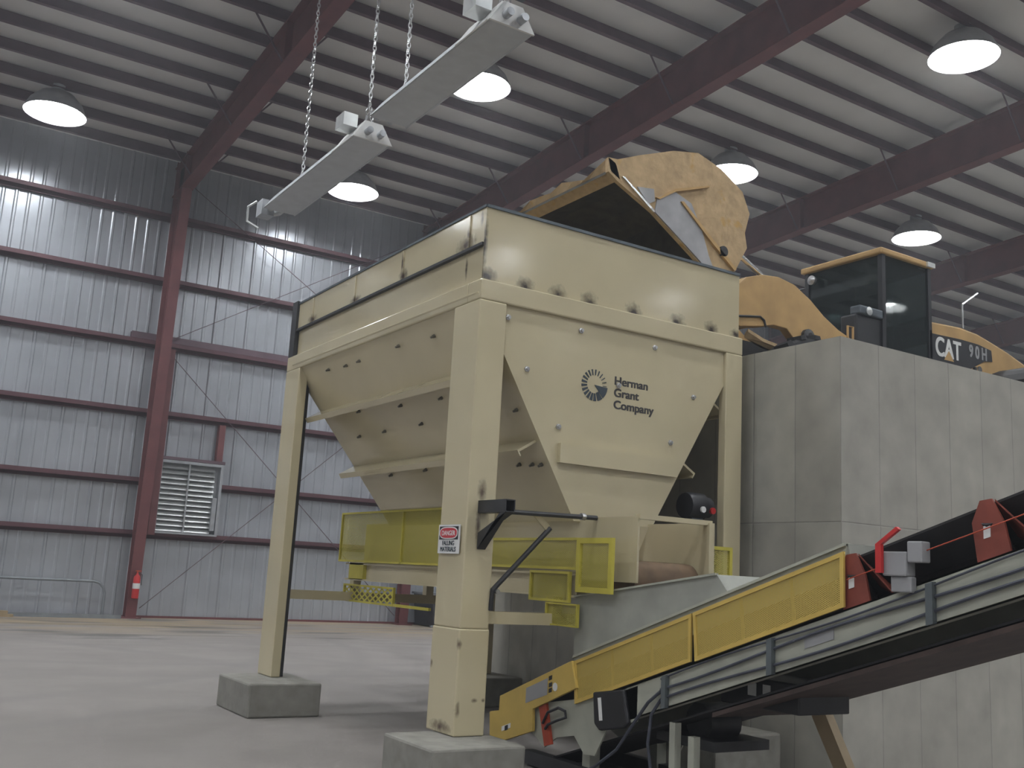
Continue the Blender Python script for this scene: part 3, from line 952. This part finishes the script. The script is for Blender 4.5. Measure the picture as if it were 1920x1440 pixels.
def guard(name, y0, y1, z0, z1, xx, bars=(), meshmat='mesh_lemon', framemat='yellow', w=.022, t=.03):
    g = MB().ring([(y0, z0), (y1, z0), (y1, z1), (y0, z1)], [(y0 + w, z0 + w), (y1 - w, z0 + w), (y1 - w, z1 - w), (y0 + w, z1 - w)], 'x', xx - t / 2, xx + t / 2)
    for b_ in bars:
        g.box(xx - t / 2, b_ - w / 2, z0, xx + t / 2, b_ + w / 2, z1)
    o = g.build(name, framemat, fd)
    MB().box(xx + .004, y0 + w, z0 + w, xx + .006, y1 - w, z1 - w).build('mesh_infill', meshmat, o)
    return o
guard('mesh_guard', 1.35, 4.80, 1.665, 2.262, .99, (3.10,))
guard('mesh_guard', -.20, 1.33, 1.68, 1.948, .99)
guard('mesh_guard', -.68, -.205, 1.50, 1.945, .975, w=.045)
guard('mesh_guard', 3.20, 4.57, 1.20, 1.405, .985, (), 'mesh_coarse')
guard('mesh_guard', -.10, .50, 1.405, 1.665, .985)
guard('mesh_guard', -.225, .235, 1.21, 1.40, .985, w=.012)
MB().box(.97, 2.35, 1.20, 1.0, 3.19, 1.23).build('guard_rail', 'yellow', fd)
MB().box(1.0, 4.1, 1.46, 1.10, 4.5, 1.66).build('tail_bearing_cover', 'yellow', fd)
rg = MB().ring([(1.98, 1.35), (2.36, 1.35), (2.36, 1.95), (1.98, 1.95)], [(2.0, 1.37), (2.328, 1.37), (2.328, 1.92), (2.0, 1.92)], 'y', -.60, -.57).build('mesh_guard', 'yellow', fd)
MB().box(2.0, -.587, 1.37, 2.328, -.585, 1.92).build('mesh_infill', 'mesh_lemon_x', rg)
MB().lathe([(.02, 0), (.12, .0), (.13, .03), (.13, .20), (.10, .22), (.10, .29), (.03, .30)], (2.42, .10, 2.345), 16, 'x').build('drive_motor', 'black', fd, smooth=True)
MB().box(2.46, .04, 2.0, 2.60, .16, 2.24).box(1.94, .02, 2.0, 2.60, .18, 2.03).build('motor_bracket', 'rim', fd)
MB().lathe([(.03, 0), (.03, -.02)], (2.53, -.026, 2.31), 10, 'y').build('motor_label', 'white', fd)
MB().lathe([(.032, 0), (.032, -.03)], (2.68, .012, 2.31), 10, 'y').build('stop_button', 'firered', fd)

# ------------------------------------------------------------------ inclined conveyor
cv = thing('inclined_conveyor', (1.45, -1.5, 0.02), 'grey inclined belt conveyor with amber mesh guards rising to the right', 'conveyor')
def zc(y):
    return .873 - .335 * y
def strip(m, x0, x1, y0, y1, d0, d1):
    return m.prism([(y0, zc(y0) + d0), (y1, zc(y1) + d0), (y1, zc(y1) + d1), (y0, zc(y0) + d1)], 'x', x0, x1)
YE = -6.6
for (xa, xb, xf) in ((1.0, 1.012, 1.07), (1.888, 1.90, 1.83)):
    m = MB()
    strip(m, xa, xb, -.6, YE, -.60, -.345)
    strip(m, min(xa, xf), max(xb, xf), -.6, YE, -.60, -.588)
    strip(m, min(xa, xf), max(xb, xf), -.6, YE, -.357, -.345)
    m.build('stringer', 'conv', cv)
# troughed belt and return run
m = MB()
pr = [(1.045, -.055), (1.215, -.26), (1.685, -.26), (1.855, -.055)]
for i in range(3):
    (a, da), (b2, db) = pr[i], pr[i + 1]
    y0, y1 = .75, YE
    m.hexa([(a, y0, zc(y0) + da), (b2, y0, zc(y0) + db), (b2, y0, zc(y0) + db + .014), (a, y0, zc(y0) + da + .014),
            (a, y1, zc(y1) + da), (b2, y1, zc(y1) + db), (b2, y1, zc(y1) + db + .014), (a, y1, zc(y1) + da + .014)])
m.build('belt', 'rubber', cv)
strip(MB(), 1.08, 1.82, .6, YE, -.70, -.685).build('return_belt', 'rubber', cv)
strip(MB(), 1.05, 1.85, -1.75, YE, -.745, -.715).build('drip_pan', mat('rusty_pan', (0.055, 0.035, 0.03), .7, var=.3), cv)
# skirt boards with a top angle
for (xa, xb) in ((1.020, 1.032), (1.868, 1.88)):
    m = MB()
    strip(m, xa, xb, -.15, -2.93, -.14, .055)
    strip(m, xa - .02, xb + .02, -.15, -2.93, .04, .06)
    m.build('skirt_board', 'conv', cv)
m = MB()
m.slab([(1.03, -2.93, zc(-2.93) + .055), (1.87, -2.93, zc(-2.93) + .055), (1.87, -2.95, zc(-2.93) - .10), (1.03, -2.95, zc(-2.93) - .10)], (0, -.008, 0))
m.build('skirt_curtain', 'chute', cv)
# amber guards
def amber(y0, y1, low0):
    z = lambda y, d: zc(y) + d
    out = [(y0, z(y0, 0)), (y1, z(y1, 0)), (y1, z(y1, -.335)), (y0 - .03, z(y0, low0))]
    w = .028
    inn = [(y0 - w, z(y0 - w, -w)), (y1 + w, z(y1 + w, -w)), (y1 + w, z(y1 + w, -.335 + w)), (y0 - .03 - w, z(y0, low0) + w + .012)]
    g = MB().ring(out, inn, 'x', .972, .990)
    o = g.build('mesh_guard', 'amber', cv)
    MB().prism(inn, 'x', .980, .983).build('perforated_sheet', 'mesh_amber', o)
    for k in range(1, 3):
        yy = y0 + (y1 - y0) * k / 3
        MB().prism([(yy, z(yy, -.02)), (yy - .02, z(yy - .02, -.02)), (yy - .05, z(yy - .05, -.32)), (yy - .03, z(yy - .03, -.32))], 'x', .984, .996).build('rib', 'amber_pale', o)
amber(-.215, -1.60, -.335)
amber(-1.615, -2.945, -.335)
# tail end
MB().prism([(.86, .44), (-.70, .735), (-1.0, .84), (-1.0, .58), (-.92, .56), (-.64, .47), (-.50, .25), (-.36, .24), (-.22, .36), (.02, .31), (.20, .20), (.30, .26)], 'x', 1.0, 1.015).build('tail_plate', 'conv', cv)
MB().prism([(.86, .44), (-.70, .735), (-1.0, .84), (-1.0, .58), (-.92, .56), (-.64, .47), (-.50, .25), (.20, .20)], 'x', 1.885, 1.90).build('tail_plate', 'conv', cv)
tg = MB().prism([(-.205, .948), (.86, .54), (.865, .415), (1.02, .385), (1.0, .165), (.78, .165), (.32, .315), (.33, .495), (-.28, .738)], 'x', .955, .985).build('tail_guard', 'amber', cv, bevel=.004)
MB().prism([(.12, .775), (.44, .655), (.44, .53), (.12, .64)], 'x', .953, .955).build('sticker', 'sticker', tg)
for (y0, d) in ((.105, 0), (.10, -.055), (.10, -.10)):
    MB().prism([(y0, .79 + d), (y0 - .045, .805 + d), (y0 - .045, .770 + d), (y0, .755 + d)], 'x', .953, .955).build('sticker_mark', 'black', tg)
MB().lathe([(.034, 0), (.034, -.003)], (.955, .01, .715), 14, 'x').build('sticker_disc', 'white', tg)
MB().prism([(.66, .335), (.80, .285), (.80, .245), (.66, .295)], 'x', .953, .955).build('warning_sticker', 'white', tg)
MB().prism([(.70, .315), (.75, .297), (.75, .255), (.70, .273)], 'x', .9525, .953).build('warning_mark', 'black', tg)
MB().prism([(.28, .56), (.17, .59), (.06, .25), (.16, .22)], 'x', .975, .998).build('take_up_bracket', 'orange', cv)
MB().tube([(.16, .44), (.10, .52)] and [(.97, .19, .40), (.955, .10, .50), (.955, -.05, .555), (.965, -.13, .54), (.97, -.14, .49), (.965, -.02, .45), (.96, .10, .40), (.97, .15, .36)], .012, 6).build('grease_hose', 'black', cv)
bxm = MB().prism([(-.50, .735), (-.88, .80), (-.95, .56), (-.90, .52), (-.60, .455), (-.53, .50)], 'x', .955, .992).build('sensor_box', 'black', cv, bevel=.015)
MB().prism([(-.575, .70), (-.615, .708), (-.645, .54), (-.605, .532)], 'x', .951, .9545).build('box_label', 'white', bxm)
# conduits and clips
for (d, r_, ph) in ((-.385, .007, 0), (-.445, .010, 1.0), (-.535, .010, 2.2)):
    pts = []
    yy = -1.28
    while yy > YE:
        wv = .016 * math.sin((yy + ph) * 2.6)
        pts.append((.984, yy, zc(yy) + d + wv))
        yy -= .12
    MB().tube(pts, r_, 6).build('conduit', 'cable', cv, smooth=True)
MB().tube([(.984, -1.28, zc(-1.28) - .47), (.97, -1.16, .74), (.95, -1.05, .60), (.93, -.86, .36), (.92, -.62, .20), (.92, -.5, .14)], .012, 6).build('conduit', 'cable', cv, smooth=True)
MB().tube([(.984, -1.28, zc(-1.28) - .53), (.97, -1.20, .66), (.96, -1.18, .45), (.98, -1.2, .25)], .012, 6).build('conduit', 'cable', cv, smooth=True)
for yy in (-1.31, -2.33, -3.52, -4.9):
    m = MB()
    strip(m, .960, .998, yy, yy - .045, -.60, -.37)
    m.build('conduit_clip', mat('zinc_strut', (0.13, 0.15, 0.16), .4, metal=.4) if 'zinc_strut' not in bpy.data.materials else bpy.data.materials['zinc_strut'], cv)
MB().prism([(-2.62, zc(-2.62) - .43), (-2.85, zc(-2.85) - .43), (-2.85, zc(-2.85) - .50), (-2.62, zc(-2.62) - .50)], 'x', .995, .9995).build('rating_plate', 'sticker', cv)
# troughing idlers with red frames
def idler(yy, show):
    z = zc(yy)
    m = MB()
    m.prism([(yy + .06, z - .385), (yy - .14, z - .335), (yy - .10, z - .15), (yy - .03, z - .02), (yy + .04, z - .03), (yy + .09, z - .15)], 'x', 1.005, 1.02)
    m.slab([(1.02, yy - .04, z - .02), (1.03, yy - .30, z - .26), (1.20, yy - .30, z - .30), (1.2, yy - .04, z - .20)], (.0, .0, -.012))
    m.prism([(yy + .06, z - .385), (yy - .14, z - .335), (yy - .10, z - .15), (yy - .03, z - .02), (yy + .04, z - .03), (yy + .09, z - .15)], 'x', 1.88, 1.895)
    m.prism([(yy + .03, z - .385), (yy - .05, z - .36), (yy - .05, z - .32), (yy + .03, z - .345)], 'x', 1.02, 1.88)
    o = m.build('idler_frame', 'redbrown', cv)
    def roll(p, q):
        MB().tube([p, q], .05, 12).build('idler_roll', 'rubber', o, smooth=True)
    roll((1.03, yy, z - .13), (1.19, yy, z - .315))
    roll((1.22, yy, z - .315), (1.68, yy, z - .315))
    roll((1.71, yy, z - .315), (1.87, yy, z - .13))
    MB().prism([(yy + .02, z - .17), (yy - .02, z - .158), (yy - .02, z - .225), (yy + .02, z - .237)], 'x', 1.001, 1.0045).build('idler_tag', 'white', o)
for yy in (-2.98, -3.88, -5.0, -6.1):
    idler(yy, True)
# pull cord and switch
MB().tube([(.985, -2.96, zc(-2.96) - .175), (.985, -3.9, zc(-3.9) - .185), (.985, YE, zc(YE) - .18)], .004, 5).build('pull_cord', 'orange', cv)
sw = MB().box(.93, -3.42, 1.72, 1.02, -3.26, 1.86).box(.94, -3.52, 1.80, 1.02, -3.42, 1.92).box(.95, -3.44, 1.63, 1.0, -3.30, 1.72).build('cord_switch', 'sticker', cv, bevel=.008)
MB().box(.90, -3.275, 1.735, .925, -3.235, 1.90).hexa([(.90, -3.275, 1.90), (.925, -3.275, 1.90), (.925, -3.235, 1.90), (.90, -3.235, 1.90), (.90, -3.40, 1.985), (.925, -3.40, 1.985), (.925, -3.38, 2.0), (.90, -3.38, 2.0)]).build('switch_arm', 'firered', sw)
# receiving chute on top of the tail
ch = MB()
ch.prism([(-.10, 1.46), (-.73, 1.545), (-1.776, 1.690), (-1.90, zc(-1.90) + .05), (-.10, zc(-.1) + .05)], 'x', 1.045, 1.057)
ch.prism([(-.10, 1.46), (-.73, 1.545), (-1.776, 1.690), (-1.90, zc(-1.90) + .05), (-.10, zc(-.1) + .05)], 'x', 1.84, 1.852)
ch.slab([(1.05, -1.776, 1.690), (1.85, -1.776, 1.690), (1.85, -1.90, zc(-1.9) + .05), (1.05, -1.90, zc(-1.9) + .05)], (0, .012, 0))
ch.box(1.05, -.11, .95, 1.85, -.10, 1.46)
o = ch.build('receiving_chute', 'chute', cv)
MB().prism([(-.10, 1.455), (-.73, 1.540), (-1.776, 1.685), (-1.776, 1.700), (-.73, 1.555), (-.10, 1.47)], 'x', 1.025, 1.06).build('chute_lip', 'conv', o)
# drive box with labels below, legs and skid frame
dbx = MB().box(1.25, -2.35, .80, 1.75, -1.62, 1.0).build('gear_drive', 'black', cv, bevel=.01)
for (y0, y1) in ((-1.97, -1.89), (-2.10, -2.03)):
    MB().box(1.246, y0, .88, 1.2495, y1, .965).build('drive_label', 'white', dbx)
MB().lathe([(.05, 0), (.14, .0), (.14, .30), (.05, .32)], (1.3, -1.35, .62), 16, 'x').build('drive_motor', 'dark', cv, smooth=True)
MB().box(1.2, -1.62, .45, 1.75, -1.0, .52).build('drive_base', 'dark', cv)
for xx in (1.12, 1.82):
    lg_ = MB()
    lg_.hexa([(xx - .04, -2.55, 0), (xx + .04, -2.55, 0), (xx + .04, -2.43, 0), (xx - .04, -2.43, 0), (xx - .04, -2.0, zc(-2) - .58), (xx + .04, -2.0, zc(-2) - .58), (xx + .04, -1.88, zc(-1.88) - .58), (xx - .04, -1.88, zc(-1.88) - .58)])
    if xx > 1.5:
        lg_.build('leg', 'tan', cv)
    MB().box(xx - .05, -.35, 0.0, xx + .05, -.25, .36).build('leg', 'conv', cv)
for xx in (1.08, 1.84):
    MB().box(xx - .05, -2.6, .02, xx + .05, .55, .13).build('skid_rail', 'dark', cv)
for yy in (-.55, -1.5):
    MB().box(1.13, yy - .04, .03, 1.79, yy + .04, .12).build('skid_cross_member', 'dark', cv)
MB().box(1.06, -1.36, .13, 1.12, -1.30, .62).box(1.06, -1.56, .13, 1.12, -1.50, .55).build('skid_post', 'conv', cv)

# ------------------------------------------------------------------ wheel loader on the ramp
ld = thing('wheel_loader', (8.0, 2.0, DECK), 'yellow wheel loader on the ramp tipping its raised bucket over the hopper', 'loader')
# bucket
BY0, BY1 = .60, 3.45
side = [(1.86, 5.60), (2.345, 5.385), (2.90, 5.04), (3.26, 4.80), (3.52, 4.985), (3.70, 5.296), (3.665, 5.46), (3.735, 5.70), (3.62, 5.93), (3.30, 6.11), (2.958, 6.205), (2.60, 6.13), (2.148, 5.955), (1.86, 5.83), (1.74, 5.82), (1.75, 5.67)]
bk = MB()
bk.prism(side, 'y', BY0, BY0 + .05)
back = [(1.76, 5.69), (2.148, 5.955), (2.60, 6.13), (2.958, 6.205), (3.30, 6.11), (3.62, 5.93), (3.60, 5.40), (3.50, 5.05), (3.26, 4.80)]
bucket = bk.build('bucket', 'cat_dusty', ld)
MB().prism(side, 'y', BY1 - .05, BY1).build('far_side_plate', 'cat_dusty', bucket)
sh = MB()
for i in range(len(back) - 1):
    a, b2 = back[i], back[i + 1]
    sh.slab([(a[0], BY0 + .05, a[1]), (b2[0], BY0 + .05, b2[1]), (b2[0], BY1 - .05, b2[1]), (a[0], BY1 - .05, a[1])], (-.01 if i > 4 else 0.0, 0, -.03 if i <= 4 else 0.0))
sh.build('bucket_shell', 'bucket_in', bucket)
# spill guard: a thick dusty lip along the whole width
lp = MB()
nseg = 14
for i in range(nseg):
    y0 = BY0 + (BY1 - BY0) * i / nseg
    y1 = BY0 + (BY1 - BY0) * (i + 1) / nseg
    h0 = .05 + .035 * math.sin(i * 2.1) + .02 * math.sin(i * 5.3)
    h1 = .05 + .035 * math.sin((i + 1) * 2.1) + .02 * math.sin((i + 1) * 5.3)
    if i == 0:
        h0 = .12
    lp.hexa([(1.90, y0, 5.62), (1.90, y1, 5.62), (1.78, y1, 5.68), (1.78, y0, 5.68), (1.84, y0, 5.66 + h0), (1.84, y1, 5.66 + h1), (1.74, y1, 5.70 + h1), (1.74, y0, 5.70 + h0)])
lp.build('spill_guard', 'cat_dusty', bucket)
wp = [(2.39, 5.555), (2.60, 5.68), (2.86, 5.60), (3.02, 5.33), (3.12, 5.08), (3.22, 4.90), (3.16, 4.885), (2.90, 5.055), (2.36, 5.385)]
MB().prism(wp, 'y', BY0 - .015, BY0).build('wear_plate', 'wear_steel', bucket)
MB().prism([(2.12, 5.60), (2.34, 5.63), (2.36, 5.50), (2.27, 5.45)], 'y', BY0 - .012, BY0).build('wear_plate', 'wear_steel', bucket)
MB().prism([(1.915, 5.655), (1.945, 5.66), (2.365, 5.395), (2.345, 5.375)], 'y', BY0 - .018, BY0 + .0).build('side_cutter', 'bright', bucket)
MB().prism([(2.36, 5.54), (2.40, 5.555), (2.62, 5.70), (3.10, 5.86), (3.10, 5.84), (2.63, 5.672), (2.41, 5.53)], 'y', BY0 - .03, BY0).build('side_rib', 'cat', bucket)
MB().prism([(2.70, 5.58), (2.74, 5.59), (3.12, 5.30), (3.52, 5.01), (3.49, 4.985), (3.10, 5.265)], 'y', BY0 - .03, BY0).build('side_rib', 'cat', bucket)
MB().lathe([(.06, 0), (.06, -.03)], (3.33, BY0, 5.17), 12, 'y').build('pivot_boss', 'dark', bucket)
# tilt cylinder
MB().tube([(3.95, 1.60, 5.95), (5.02, 1.60, 5.44)], .035, 10).build('tilt_rod', 'bright', ld, smooth=True)
# lift arms
arm = [(3.45, 5.05), (3.9, 5.02), (4.34, 5.19), (4.457, 5.29), (4.727, 5.375), (5.004, 5.404), (5.288, 5.36), (5.579, 5.22), (5.825, 5.055), (6.096, 4.925), (6.5, 4.80), (6.6, 4.45), (6.3, 4.3), (5.6, 4.45), (5.338, 4.62), (5.15, 4.77), (4.92, 4.775), (4.70, 4.72), (4.36, 4.66), (3.9, 4.85), (3.45, 4.92)]
for y0 in (1.35, 2.75):
    MB().prism(arm, 'y', y0, y0 + .12).build('lift_arm', 'cat', ld, bevel=.01)
MB().box(4.35, 1.47, 4.76, 4.75, 2.75, 4.95).build('cross_tube', 'cat', ld)
MB().tube([(4.30, 1.34, 4.775), (4.68, 1.34, 4.835), (4.75, 1.34, 4.80), (4.78, 1.34, 4.72)], .014, 6).build('hydraulic_line', 'dark', ld)
# front frame and dark underside between the arms
MB().box(4.55, 1.5, 3.75, 6.2, 2.72, 4.55).build('front_frame', 'dark', ld)
MB().slab([(4.42, 1.28, 4.63), (4.69, 1.28, 4.55), (4.95, 1.28, 4.52), (5.25, 1.28, 4.55), (5.25, 1.34, 4.50), (4.95, 1.34, 4.47), (4.69, 1.34, 4.49), (4.42, 1.34, 4.57)], (0, .0, -.04)).build('front_bumper', 'cat_dusty', ld)
MB().lathe([(.10, 0), (.10, -.05), (.05, -.07)], (5.50, 1.35, 4.72), 14, 'y').build('pin_cover', 'dark', ld)
# wheels
def wheel(x, y0, y1):
    r = .80
    yc = (y0 + y1) / 2
    hw = (y1 - y0) / 2
    w = MB().lathe([(.45, -hw * .9), (r - .12, -hw), (r - .02, -hw * .8), (r, -hw * .5), (r, hw * .5), (r - .02, hw * .8), (r - .12, hw), (.45, hw * .9)], (x, yc, DECK + r), 32, 'y').build('wheel', 'tyre', ld, smooth=True)
    for k in range(20):
        a = 2 * math.pi * k / 20
        ca, sa = math.cos(a), math.sin(a)
        def q(rr, tt, yy):
            return (x + rr * ca - tt * sa, yy, DECK + .80 + rr * sa + tt * ca)
        MB().hexa([q(r - .02, -.06, y0 + .03), q(r - .02, .04, y0 + .03), q(r - .02, .10, yc), q(r - .02, 0, yc), q(r + .035, -.05, y0 + .04), q(r + .035, .03, y0 + .04), q(r + .035, .09, yc), q(r + .035, .01, yc)]).build('lug', 'tyre', w)
    MB().lathe([(.02, -hw * .7), (.44, -hw * .75), (.46, hw * .75), (.02, hw * .7)], (x, yc, DECK + r), 24, 'y').build('rim', 'cat', w, smooth=True)
for (x_, y0, y1) in ((5.25, .92, 1.33), (5.25, 2.88, 3.29), (9.95, .92, 1.38), (9.95, 2.66, 3.12)):
    wheel(x_, y0, y1)
# body and hood
MB().box(6.3, 1.5, 3.85, 8.1, 2.6, 4.45).build('rear_frame', 'dark', ld)
hood = [(8.05, 4.35), (8.05, 5.41), (8.75, 5.445), (9.15, 5.42), (9.485, 5.355), (9.907, 5.265), (10.31, 5.15), (10.75, 4.95), (10.9, 4.4), (10.9, 3.9), (10.6, 3.9), (10.4, 4.6), (9.9, 4.9), (9.5, 4.6), (9.3, 4.35)]
hd = MB().prism(hood, 'y', 1.40, 2.62).build('hood', 'cat', ld, bevel=.03)
MB().prism([(8.06, 4.86), (8.06, 5.235), (8.75, 5.26), (9.15, 5.255), (9.47, 5.215), (9.49, 5.05), (9.30, 5.03), (8.95, 4.86)], 'y', 1.39, 1.40).build('side_panel', 'black', hd)
lettering('brand_text', ['CAT'], (8.15, 1.389, 4.945), (1, 0, 0.0), (0, 0, 1), .38, 'white', hd, .002, bold=.012, sx=.78)
MB().prism([(8.34, 4.90), (8.45, 5.04), (8.56, 4.90)], 'y', 1.383, 1.3865).build('brand_triangle', 'cat', hd)
lettering('model_text', ['9 0 H'], (8.93, 1.389, 5.045), (1, 0, 0), (0, 0, 1), .25, 'sticker', hd, .002, bold=.010, sx=.75)
MB().box(8.55, 1.36, 4.45, 8.60, 1.40, 4.86).box(9.02, 1.36, 4.45, 9.06, 1.40, 4.90).build('hood_seam', 'dark', hd)
MB().lathe([(.05, 0), (.05, -.03)], (9.15, 1.40, 4.88), 10, 'y').build('latch', 'bright', hd)
# rear fender over the wheel
fe = MB()
arc = [(9.95 + 1.06 * math.cos(math.radians(a)), DECK + .92 + 1.06 * math.sin(math.radians(a))) for a in range(135, 24, -10)]
fe.prism(arc + [(9.95 + .6 * math.cos(math.radians(a)), DECK + .92 + .6 * math.sin(math.radians(a))) for a in reversed(range(135, 24, -10))], 'y', .72, 1.40)
fe.build('rear_fender', 'rubber', ld)
MB().tube([(8.84, 1.42, 5.44), (8.84, 1.42, 5.80), (9.22, 1.42, 6.04)], .018, 6).build('hand_rail', 'bolt', ld)
MB().lathe([(.06, 0), (.06, .5), (.05, .52)], (8.6, 2.0, 5.42), 12).build('exhaust_stack', 'dark', ld, smooth=True)
# cab
CX0, CX1, CY0, CY1, CZ0, CZ1 = 6.95, 8.0, 1.33, 2.66, 4.30, 6.13
cab = MB()
p_ = .07
for (xx, yy) in ((CX0, CY0), (CX1 - p_, CY0), (CX0, CY1 - p_), (CX1 - p_, CY1 - p_)):
    cab.box(xx, yy, CZ0, xx + p_, yy + p_, CZ1)
cab.box(CX0, CY0, CZ0, CX1, CY1, 4.80)
cab.box(CX1 - .05, CY0, 4.8, CX1, CY1, 5.25)
co = cab.build('cab', 'black', ld)
gl = MB()
gl.box(CX0 + .02, CY0 + p_, 4.80, CX0 + .03, CY1 - p_, CZ1)
gl.box(CX0 + p_, CY0 + .02, 4.80, CX1 - p_, CY0 + .03, CZ1)
gl.box(CX0 + p_, CY1 - .03, 4.80, CX1 - p_, CY1 - .02, CZ1)
gl.box(CX1 - .03, CY0 + p_, 5.25, CX1 - .02, CY1 - p_, CZ1)
gl.build('window_glass', 'glass', co)
MB().box(7.35, 1.75, 4.8, 7.85, 2.25, 5.0).box(7.72, 1.75, 5.0, 7.88, 2.25, 5.75).build('seat', 'black', co)
MB().tube([(7.15, 2.0, 4.8), (7.25, 2.0, 5.2)], .03, 8).lathe([(.17, .0), (.19, .015), (.17, .03)], (7.26, 2.0, 5.2), 14).build('steering_wheel', 'black', co)
MB().box(CX0 - .05, CY0 - .03, CZ1, CX1 + .03, CY1 + .04, CZ1 + .085).build('cab_roof', 'cat', co, bevel=.02)
MB().box(7.86, 1.27, 6.135, 8.02, 1.30, 6.20).build('roof_lamp', 'alu', co)
MB().lathe([(.02, 0), (.06, -.01), (.07, -.06), (.02, -.09)], (6.90, 2.45, 5.98), 12, 'x').build('work_lamp', 'bolt', co)
MB().box(6.45, 1.36, 4.40, 7.13, 1.62, 5.22).build('battery_box', 'black', ld, bevel=.03)
MB().box(6.50, 1.33, 5.22, 7.0, 1.5, 5.34).build('side_lamp', 'rim', ld, bevel=.02)
MB().lathe([(.05, 0), (.06, -.02), (.02, -.03)], (6.66, 1.33, 5.27), 12, 'y').build('lamp_lens', 'alu', ld)
MB().tube([(7.02, 2.60, 5.95), (6.90, 2.78, 5.9), (6.90, 2.78, 5.6)], .014, 6).box(6.88, 2.72, 5.35, 6.92, 2.86, 5.62).build('mirror', 'black', ld)
MB().tube([(6.35, 1.33, 4.75), (6.35, 1.33, 5.0), (6.25, 1.33, 5.0), (6.25, 1.33, 4.75)], .016, 6).build('step_rail', 'cat', ld)
